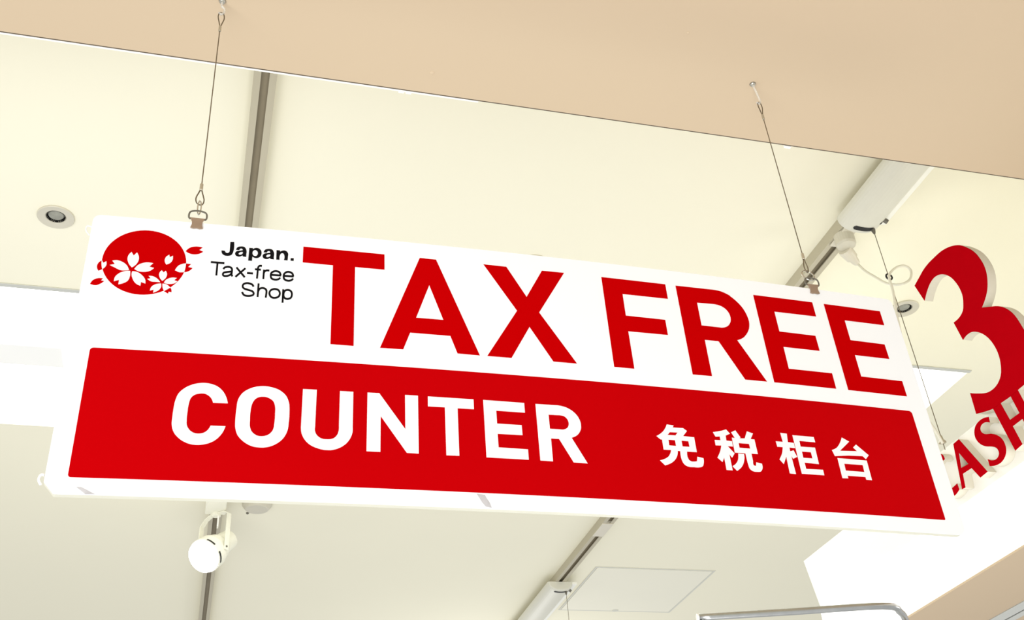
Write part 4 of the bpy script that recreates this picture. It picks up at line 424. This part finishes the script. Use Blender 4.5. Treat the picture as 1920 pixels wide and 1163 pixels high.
# ---------------------------------------------------------------- cables and ceiling hooks
def cable(x, ztop, zbot, label, side):
    y = 1.2
    t = empty('hanging_cable', (x, y, ztop), label, 'cable', 'wires holding up the sign')
    xb = x + (0.003 if side > 0 else 0.0005)
    za, zb = ztop - 0.040, zbot + 0.082
    obj('wire', tube([(x, y, za), (xb, y, zb)], 0.00085, 6), 'steel', t)
    def drop(cx, z_open, z_tip, wd, ang):
        c, s = math.cos(ang), math.sin(ang); L = z_open - z_tip
        pts = [(0, 0), (-wd * 0.55, L * 0.30), (-wd, L * 0.65), (-wd * 0.75, L * 0.93), (0, L * 1.02), (wd * 0.75, L * 0.93), (wd, L * 0.65), (wd * 0.55, L * 0.30)]
        return smooth_path([(cx + a * c, y + a * s, z_tip + z) for a, z in pts], 4, True)
    obj('wire_loop', tube(drop(x, ztop - 0.001, za + 0.008, 0.0048, 0.3), 0.00095, 6, True), 'steel', t)
    obj('wire_loop', tube(drop(xb, zbot + 0.045, zb - 0.010, 0.0056 if side < 0 else 0.0042, 0.3), 0.00095, 6, True), 'steel', t)
    obj('ferrule', lathe([(0, 0.0017), (0.001, 0.0022), (0.011, 0.0022), (0.012, 0.0017)], (x, y, za - 0.003), (0, 0, 1), 12), 'ferrule', t)
    obj('ferrule', lathe([(0, 0.0017), (0.001, 0.0024), (0.011, 0.0024), (0.012, 0.0017)], (xb, y, zb - 0.012), (0, 0, 1), 12), 'ferrule', t)
    # snap ring
    if side < 0:
        obj('snap_ring', tube(smooth_path([(xb + a, y + q, zbot + z) for a, q, z in ((0, -.002, .050), (.0022, -.001, .046), (.0026, .001, .038), (.0016, .002, .031), (0, .002, .029), (-.0014, .001, .033), (-.0018, -.001, .042))], 4, True), 0.0010, 6, True), 'nickel', t)
    else:
        obj('snap_ring', tube(smooth_path([(xb + 0.0115 * math.cos(a) * 0.9, y + 0.003 * math.sin(a), zbot + 0.0385 + 0.0115 * math.sin(a)) for a in [2 * PI * k / 12 for k in range(12)]], 3, True), 0.0011, 6, True), 'nickel', t)
    # clip: wire bail and flared bronze clamp
    bx = xb + (0 if side < 0 else 0.0005)
    fy = face_y(bx)
    bail = [(-0.0095, .016), (-0.0115, .019), (-0.0112, .026), (-0.008, .0295), (0, .031), (0.008, .0295), (0.0112, .026), (0.0115, .019), (0.0095, .016)]
    obj('clip_bail', tube(smooth_path([(bx + a, fy - 0.001, zbot + z) for a, z in bail], 4), 0.0012, 8), 'dark_grey', t)
    prof = [(-0.0100, .0175), (-0.0085, .0150), (-0.0066, .0105), (-0.0066, .0060), (-0.0080, .0010), (-0.0040, .0000), (0, .0008), (0.0040, .0000), (0.0080, .0010), (0.0066, .0060), (0.0066, .0105), (0.0085, .0150), (0.0100, .0175)]
    b = fill([[(bx + a, zbot + z) for a, z in prof]])
    e = bmesh.ops.extrude_face_region(b, geom=b.faces[:])
    ev = {v for v in e['geom'] if isinstance(v, bmesh.types.BMVert)}
    for v in b.verts: v.co = Vector((v.co.x, fy - 0.0025 + (0.0022 if v in ev else 0), v.co.y))
    box(bx - 0.007, bx + 0.007, fy - 0.0012, fy + 0.010, SZT + 0.0004, SZT + 0.0024, bm=b)
    obj('clip_clamp', b, 'bronze', t)
    return t
cable(-0.0470, 2.970, 2.5355, 'steel wire and clip holding the left end of the sign, above the red disc', -1)
cable(0.8770, 2.955, 2.5365, 'steel wire and clip holding the right end of the sign, above the letters EE', 1)

def hook(x, y, zt, label, dx):
    t = empty('ceiling_hook', (x, y, ZL), label, 'hook', 'plastic hooks in the beige ceiling')
    obj('hook_cap', lathe([(0, 0.0052), (0.002, 0.0052), (0.0035, 0.004), (0.004, 0.0015)], (x, y, ZL), (0, 0, -1), 20), 'nickel', t)
    obj('hook_base', lathe([(0, 0.0056), (0.0008, 0.0056)], (x, y, ZL), (0, 0, -1), 20), 'dark_grey', t)
    px, py = x + dx, 1.2
    obj('hook_body', tube(smooth_path([(x, y, ZL - 0.003), (x + dx * .3, y, ZL - 0.012), (px + 0.0035, py, zt + 0.010), (px + 0.0030, py, zt + 0.001), (px - 0.001, py - 0.001, zt - 0.0035), (px - 0.004, py - 0.001, zt - 0.001)], 5), 0.0018, 8), 'clear_plastic', t)
hook(-0.0481, 1.1985, 2.9685, 'clear plastic hook at the top picture edge holding the left wire', 0.001)
hook(0.8715, 1.196, 2.9535, 'clear plastic hook in the beige ceiling holding the right wire', 0.0045)

# ---------------------------------------------------------------- half-round housings on the track
def housing(ya, yb, cord_end, label, wirez):
    """cord_end = -1: slotted end is the near one, +1: the far one"""
    zt = ZH - 0.035; a, h = 0.060, 0.042
    t = empty('ceiling_housing', (XT2, (ya + yb) / 2, zt), label, 'ceiling unit', 'white half-round housings on the track')
    N = 18
    def prof(s, lift=0.0): return [(XT2 - a * s * math.cos(PI * k / N), zt - lift - h * s * math.sin(PI * k / N) ** 0.8) for k in range(N + 1)]
    b = bmesh.new(); ye = yb if cord_end > 0 else ya; yo = ya if cord_end > 0 else yb; d = cord_end
    rings = []
    for y, s in ((yo, 1), (ye - d * 0.02, 1), (ye - d * 0.010, 0.99), (ye - d * 0.003, 0.95), (ye, 0.88)):
        rings.append([b.verts.new((x, y, z)) for x, z in prof(s)])
    for A, B in zip(rings, rings[1:]):
        for k in range(N): b.faces.new((A[k], A[k + 1], B[k + 1], B[k]))
        b.faces.new((A[N], A[0], B[0], B[N]))
    b.faces.new(rings[0]); b.faces.new(rings[-1][::-1])
    obj('shell', b, 'housing', t, shade=False)
    obj('base_lip', box(XT2 + a - 0.004, XT2 + a + 0.020, ya, yb - 0.012, zt - 0.010, zt, 0.001), 'housing_lip', t)
    # curved slot
    def surf(ang, y, out=0.0):
        s = math.sin(ang)
        return Vector((XT2 - (a + out) * math.cos(ang), y, zt - (h + out) * s ** 0.8))
    ys = ye - d * 0.022
    b = bmesh.new(); L = []
    K = 14
    for k in range(K + 1):
        ang = math.radians(62 + 58 * k / K); taper = 0.0075 * (1 if 0 < k < K else 0.35)
        L.append((b.verts.new(surf(ang, ys - taper, 0.0007)), b.verts.new(surf(ang, ys + taper, 0.0007))))
    for A, B in zip(L, L[1:]): b.faces.new((A[0], A[1], B[1], B[0]))
    obj('slot', b, 'black', t, recalc=False)
    p = surf(math.radians(119), ys)
    obj('cord_grip', lathe([(-0.004, 0.0052), (0.004, 0.0056), (0.011, 0.0042), (0.016, 0.0024)], p, (0.05, 0, -1), 14), 'dark_grey', t)
    q = surf(math.radians(150), ye - d * 0.045)
    obj('screw_hole', lathe([(0, 0.0050), (0.0012, 0.0045)], surf(math.radians(140), ye - d * 0.040), (0.6, 0, -0.8), 12), 'black', t)
    q = surf(math.radians(155), ye - d * 0.045)
    obj('thumb_screw', lathe([(-0.002, 0.0065), (0.009, 0.0065), (0.011, 0.0055)], q, (0.8, 0, -0.6), 12), 'dark_grey', t)
    obj('wire', tube([p + Vector((0.001, 0, -0.014)), Vector((p.x + 0.001, p.y, wirez))], 0.0011, 6), 'steel', t)
    return t, p
h1, p1 = housing(0.4 + YS - 0.36, 1.925, 1, 'white half-round housing at upper right, cut by the beige ceiling edge', 2.676)
h2, p2 = housing(4.592, 6.4, -1, 'white half-round housing on the track at the bottom edge, left of the hatch', 1.9)

# ---------------------------------------------------------------- power cord and its track plug
WX, WY = p1.x + 0.001, p1.y
plug = empty('track_plug', (XT2, 1.985, ZH - 0.035), 'cream plug adapter on the track beside the white housing end', 'plug')
obj('adapter', lathe([(0, 0.027), (0.030, 0.027), (0.036, 0.024), (0.038, 0.012)], (XT2 - 0.002, 1.985, ZH - 0.0355), (0, 0, -1), 24), 'flange', plug)
obj('adapter_cap', box(XT2 - 0.020, XT2 + 0.020, 1.935, 2.03, ZH - 0.041, ZH - 0.0355, 0.002), 'plug', plug)
cs = [[1.6537, 2.03, 3.3105],[1.6555, 2.01, 3.2708],[1.6551, 1.98, 3.2295],[1.6542, 1.94, 3.1782],[1.666, 1.905, 3.1531],[1.6927, 1.9, 3.168],[1.705, 1.9, 3.1968],[1.6919, 1.9, 3.2107],[1.666, 1.9, 3.204],[1.6366, 1.895, 3.1795],[1.6221, 1.89, 3.1573],[1.6165, 1.885, 3.1131],[1.6047, 1.88, 3.0593],[1.5983, 1.88, 3.0187],[1.5901, 1.88, 2.9248],[1.5899, 1.88, 2.85],[1.5893, 1.88, 2.7846],[1.5975, 1.885, 2.7426],[1.6143, 1.89, 2.7101],[1.6256, 1.895, 2.6872]]
c0 = Vector(cs[0]); c1 = Vector((XT2 + 0.002, 2.003, ZH - 0.068))
ax = (c0 - c1)
obj('plug_body', lathe([(0, 0.018), (0.012, 0.0185), (ax.length * 0.6, 0.0165), (ax.length * 0.62, 0.0125), (ax.length * 0.85, 0.011), (ax.length, 0.0085), (ax.length + 0.004, 0.005)], c1, ax, 20), 'plug', plug, shade=False)
obj('plug_screw', lathe([(0, 0.0022), (0.001, 0.002)], c1 + ax * 0.5 + Vector((-0.004, -0.014, -0.004)), (-.2, -1, -.3), 8), 'dark_grey', plug)
cord = empty('power_cord', cs[0], 'thin cream cord curling from the track plug down along the wire', 'cord')
obj('cable_sheath', tube(smooth_path(cs, 6), 0.0034, 8, radii=None), 'cord', cord)
obj('guide_ring', tube([(WX - 0.004 + 0.0085 * math.cos(a), WY - 0.006, 3.166 + 0.0085 * math.sin(a)) for a in [2 * PI * k / 20 for k in range(20)]], 0.0024, 6, True), 'black', cord, 'small black guide ring')

# ---------------------------------------------------------------- counter canopy with CASH 3
XF = 1.655
can = empty('counter_canopy', (XF + 0.5, 1.2, 2.393), 'white lit canopy above the cash counter at right, beige underneath', 'canopy')
b = bmesh.new()
vs = [b.verts.new(p) for p in ((XF, -1.5, 2.552), (XF, 2.60, 2.552), (XF, 2.63, 2.693), (XF, -1.5, 2.693), (XF + .012, -1.5, 2.552), (XF + .012, 2.60, 2.552), (XF + .012, 2.63, 2.693), (XF + .012, -1.5, 2.693))]
for f in ((0, 1, 2, 3), (4, 5, 6, 7), (0, 1, 5, 4), (1, 2, 6, 5), (2, 3, 7, 6), (3, 0, 4, 7)): b.faces.new([vs[i] for i in f])
obj('upper_plate', b, 'plate', can, 'cream plate behind the word CASH')
obj('lower_fascia', box(XF - 0.003, XF + .012, -1.5, 2.60, 2.398, 2.549, 0.001), 'fascia_lit', can, 'bright backlit lower face')
obj('frame_box', box(XF + .014, XF + 1.2, -1.5, 2.595, 2.405, 2.688), 'recess', can)
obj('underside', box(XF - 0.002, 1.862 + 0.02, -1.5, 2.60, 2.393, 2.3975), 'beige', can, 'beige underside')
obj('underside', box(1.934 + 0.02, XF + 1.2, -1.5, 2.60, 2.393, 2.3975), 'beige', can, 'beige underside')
rl = obj('underside_rail', box(1.884, 1.9225, -1.5, 2.60, 2.391, 2.403, 0.001), 'alu', can, 'grey metal rail in the underside')
obj('rail_slot', box(1.9225, 1.930, -1.5, 2.60, 2.3935, 2.402), 'black', rl, 'black slot')
obj('rail_flange', box(1.930, 1.953, -1.5, 2.60, 2.391, 2.403, 0.001), 'alu', rl)
b = lathe([(0, 0.003), (0.010, 0.0045), (0.016, 0.009), (0.018, 0.009)], (WX, WY, 2.712), (0, 0.05, -1), 10)
obj('wire_clip', b, 'ferrule', can, 'small metal clip where the wire ends')
LX = 1.630
for n, loops in CASH:
    t = empty('channel_letter', (LX, sum(p[0] for p in loops[0]) / len(loops[0]), min(p[1] for p in loops[0])),
              {'3': 'large red three-dimensional numeral 3 standing above the word CASH', 'C': 'red letter C of CASH, mostly hidden behind the sign edge',
               'A': 'red letter A of CASH with cream sides', 'S': 'red letter S of CASH with cream sides', 'H': 'red letter H of CASH touching the bottom of the 3'}[n], 'sign letter', 'red letters on the counter canopy')
    dx = 0.0 if n == '3' else 0.0008
    for nm, x_a, x_b, m in (('face', LX + dx, LX + 0.0015, 'letter_face'), ('side', LX + 0.0015, XF - 0.0003, 'letter_side')):
        b = fill(loops)
        e = bmesh.ops.extrude_face_region(b, geom=b.faces[:])
        ev = {v for v in e['geom'] if isinstance(v, bmesh.types.BMVert)}
        for v in b.verts: v.co = Vector((x_b if v in ev else x_a, v.co.x, v.co.y))
        obj(nm, b, m, t, 'red front face' if nm == 'face' else 'cream foam side')

# ---------------------------------------------------------------- spotlight on the left track
S0 = Vector((XT1, 3.84, ZH - 0.035))
spot = empty('track_spotlight', S0, 'lit white spotlight hanging from the track below the left part of the sign', 'spotlight')
obj('track_adapter', box(S0.x - 0.040, S0.x + 0.034, 3.46, 3.905, S0.z - 0.045, S0.z - 0.0005, 0.004), 'spot_body', spot)
aim = Vector((-0.56, -0.50, -0.66)).normalized(); armv = Vector((0.72, -0.69, 0)).normalized()
PC = Vector((0.0365, 3.875, 3.168))
body = lathe([(-0.105, 0.030), (-0.100, 0.036), (-0.045, 0.041), (-0.030, 0.050), (0.0, 0.055), (0.002, 0.0605), (0.045, 0.0635), (0.05, 0.060)], PC, aim, 36)
obj('lamp_body', body, 'spot_body', spot, shade=False)
obj('lens', lathe([(0.0505, 0.0605), (0.062, 0.057), (0.074, 0.045), (0.081, 0.028), (0.083, 0.005)], PC, aim, 32), 'spot_lens', spot, 'glowing domed lens')
u = armv; v = aim.cross(u).normalized()
for a0, a1 in ((303, 335), (0, 40)):
    b = bmesh.new(); L = []
    for k in range(9):
        a = math.radians(a0 + (a1 - a0) * k / 8)
        rdir = u * math.cos(a) - v * math.sin(a)
        L.append([b.verts.new(PC + aim * q + rdir * (0.0647 if q > 0.041 else 0.0645)) for q in (0.0450, 0.0380)])
    for A, B in zip(L, L[1:]): b.faces.new((A[0], A[1], B[1], B[0]))
    obj('vent_slot', b, 'black', spot, recalc=False)
top = Vector((S0.x, 3.895, S0.z - 0.048))
def strap(pts, w, th):
    b = bmesh.new(); rings = []
    for i, p in enumerate(pts):
        p = Vector(p); t_ = (Vector(pts[min(i + 1, len(pts) - 1)]) - Vector(pts[max(i - 1, 0)])).normalized()
        wd = aim.cross(armv).normalized(); wd = Vector((aim.x, aim.y, 0)).normalized(); nn = t_.cross(wd).normalized()
        rings.append([b.verts.new(p + wd * sx * w + nn * sn * th) for sx, sn in ((-1, -1), (1, -1), (1, 1), (-1, 1))])
    for A, B in zip(rings, rings[1:]):
        for k in range(4): b.faces.new((A[k], A[(k + 1) % 4], B[(k + 1) % 4], B[k]))
    b.faces.new(rings[0][::-1]); b.faces.new(rings[-1])
    return b
dn = Vector((0, 0, -1))
yoke = strap([PC + armv * -0.064 + dn * 0.012, top + armv * -0.064 + dn * 0.035, top + armv * -0.045 + dn * 0.012, top + armv * -0.02, top + armv * 0.045, top + armv * 0.064 + dn * 0.012, PC + armv * 0.064 + dn * 0.012], 0.009, 0.0018)
obj('yoke', yoke, 'spot_body', spot)
for s in (-1, 1):
    obj('pivot_screw', lathe([(0, 0.004), (0.002, 0.0035)], PC + armv * (s * 0.0655), armv * s, 10), 'dark_grey', spot)
obj('swivel', lathe([(-0.004, 0.018), (0.006, 0.018), (0.009, 0.012)], top, (0, 0, -1), 20), 'spot_body', spot)
obj('lever', box(top.x + 0.006, top.x + 0.012, top.y - 0.01, top.y + 0.012, top.z - 0.05, top.z - 0.008, 0.001), 'trim_white', spot)

# ---------------------------------------------------------------- garment rack rail at the bottom
rk = empty('garment_rack', (1.0, 1.7, 0.0), 'chrome tube rack whose top bar with rounded corner shows at the bottom right', 'rack')
RP = [Vector(p) for p in [[0.8443, 1.7099, 2.2], [0.9998, 1.6702, 2.2], [1.1635, 1.6324, 2.2], [1.2159, 1.6597, 2.2], [1.259, 1.7091, 2.2]]]
r0 = 0.0062
bar = smooth_path([RP[0], RP[0].lerp(RP[2], 0.5), RP[2], RP[3], RP[4], RP[4] + Vector((0.002, 0.0, -0.03))], 8)
obj('top_bar', tube(bar, r0, 14), 'chrome', rk, shade=True)
obj('leg', tube([bar[-1] + Vector((0, 0, 0.004)), Vector((bar[-1].x, bar[-1].y, 0.03))], r0 * 0.85, 12), 'chrome', rk, shade=True)
obj('joint_sleeve', tube([bar[-1] + Vector((0, 0, 0.022)), bar[-1] + Vector((0, 0, -0.03))], r0 * 1.12, 12), 'nickel', rk, shade=True)
obj('leg', tube([RP[0] + Vector((0.004, 0, -0.0048)), Vector((RP[0].x + 0.004, RP[0].y, 0.03))], r0 * 0.85, 12), 'chrome', rk, shade=True)
d0 = (RP[0] - RP[2]).normalized()
obj('end_cap', lathe([(0, r0 * 1.08), (0.003, r0 * 1.08), (0.004, r0 * 0.8)], RP[0], d0, 14), 'trim_white', rk)
for nx, ny in ((bar[-1].x, bar[-1].y), (RP[0].x + 0.004, RP[0].y)):
    obj('foot', lathe([(0, 0.03), (0.02, 0.03), (0.03, 0.012)], (nx, ny, 0), (0, 0, 1), 20), 'black', rk)
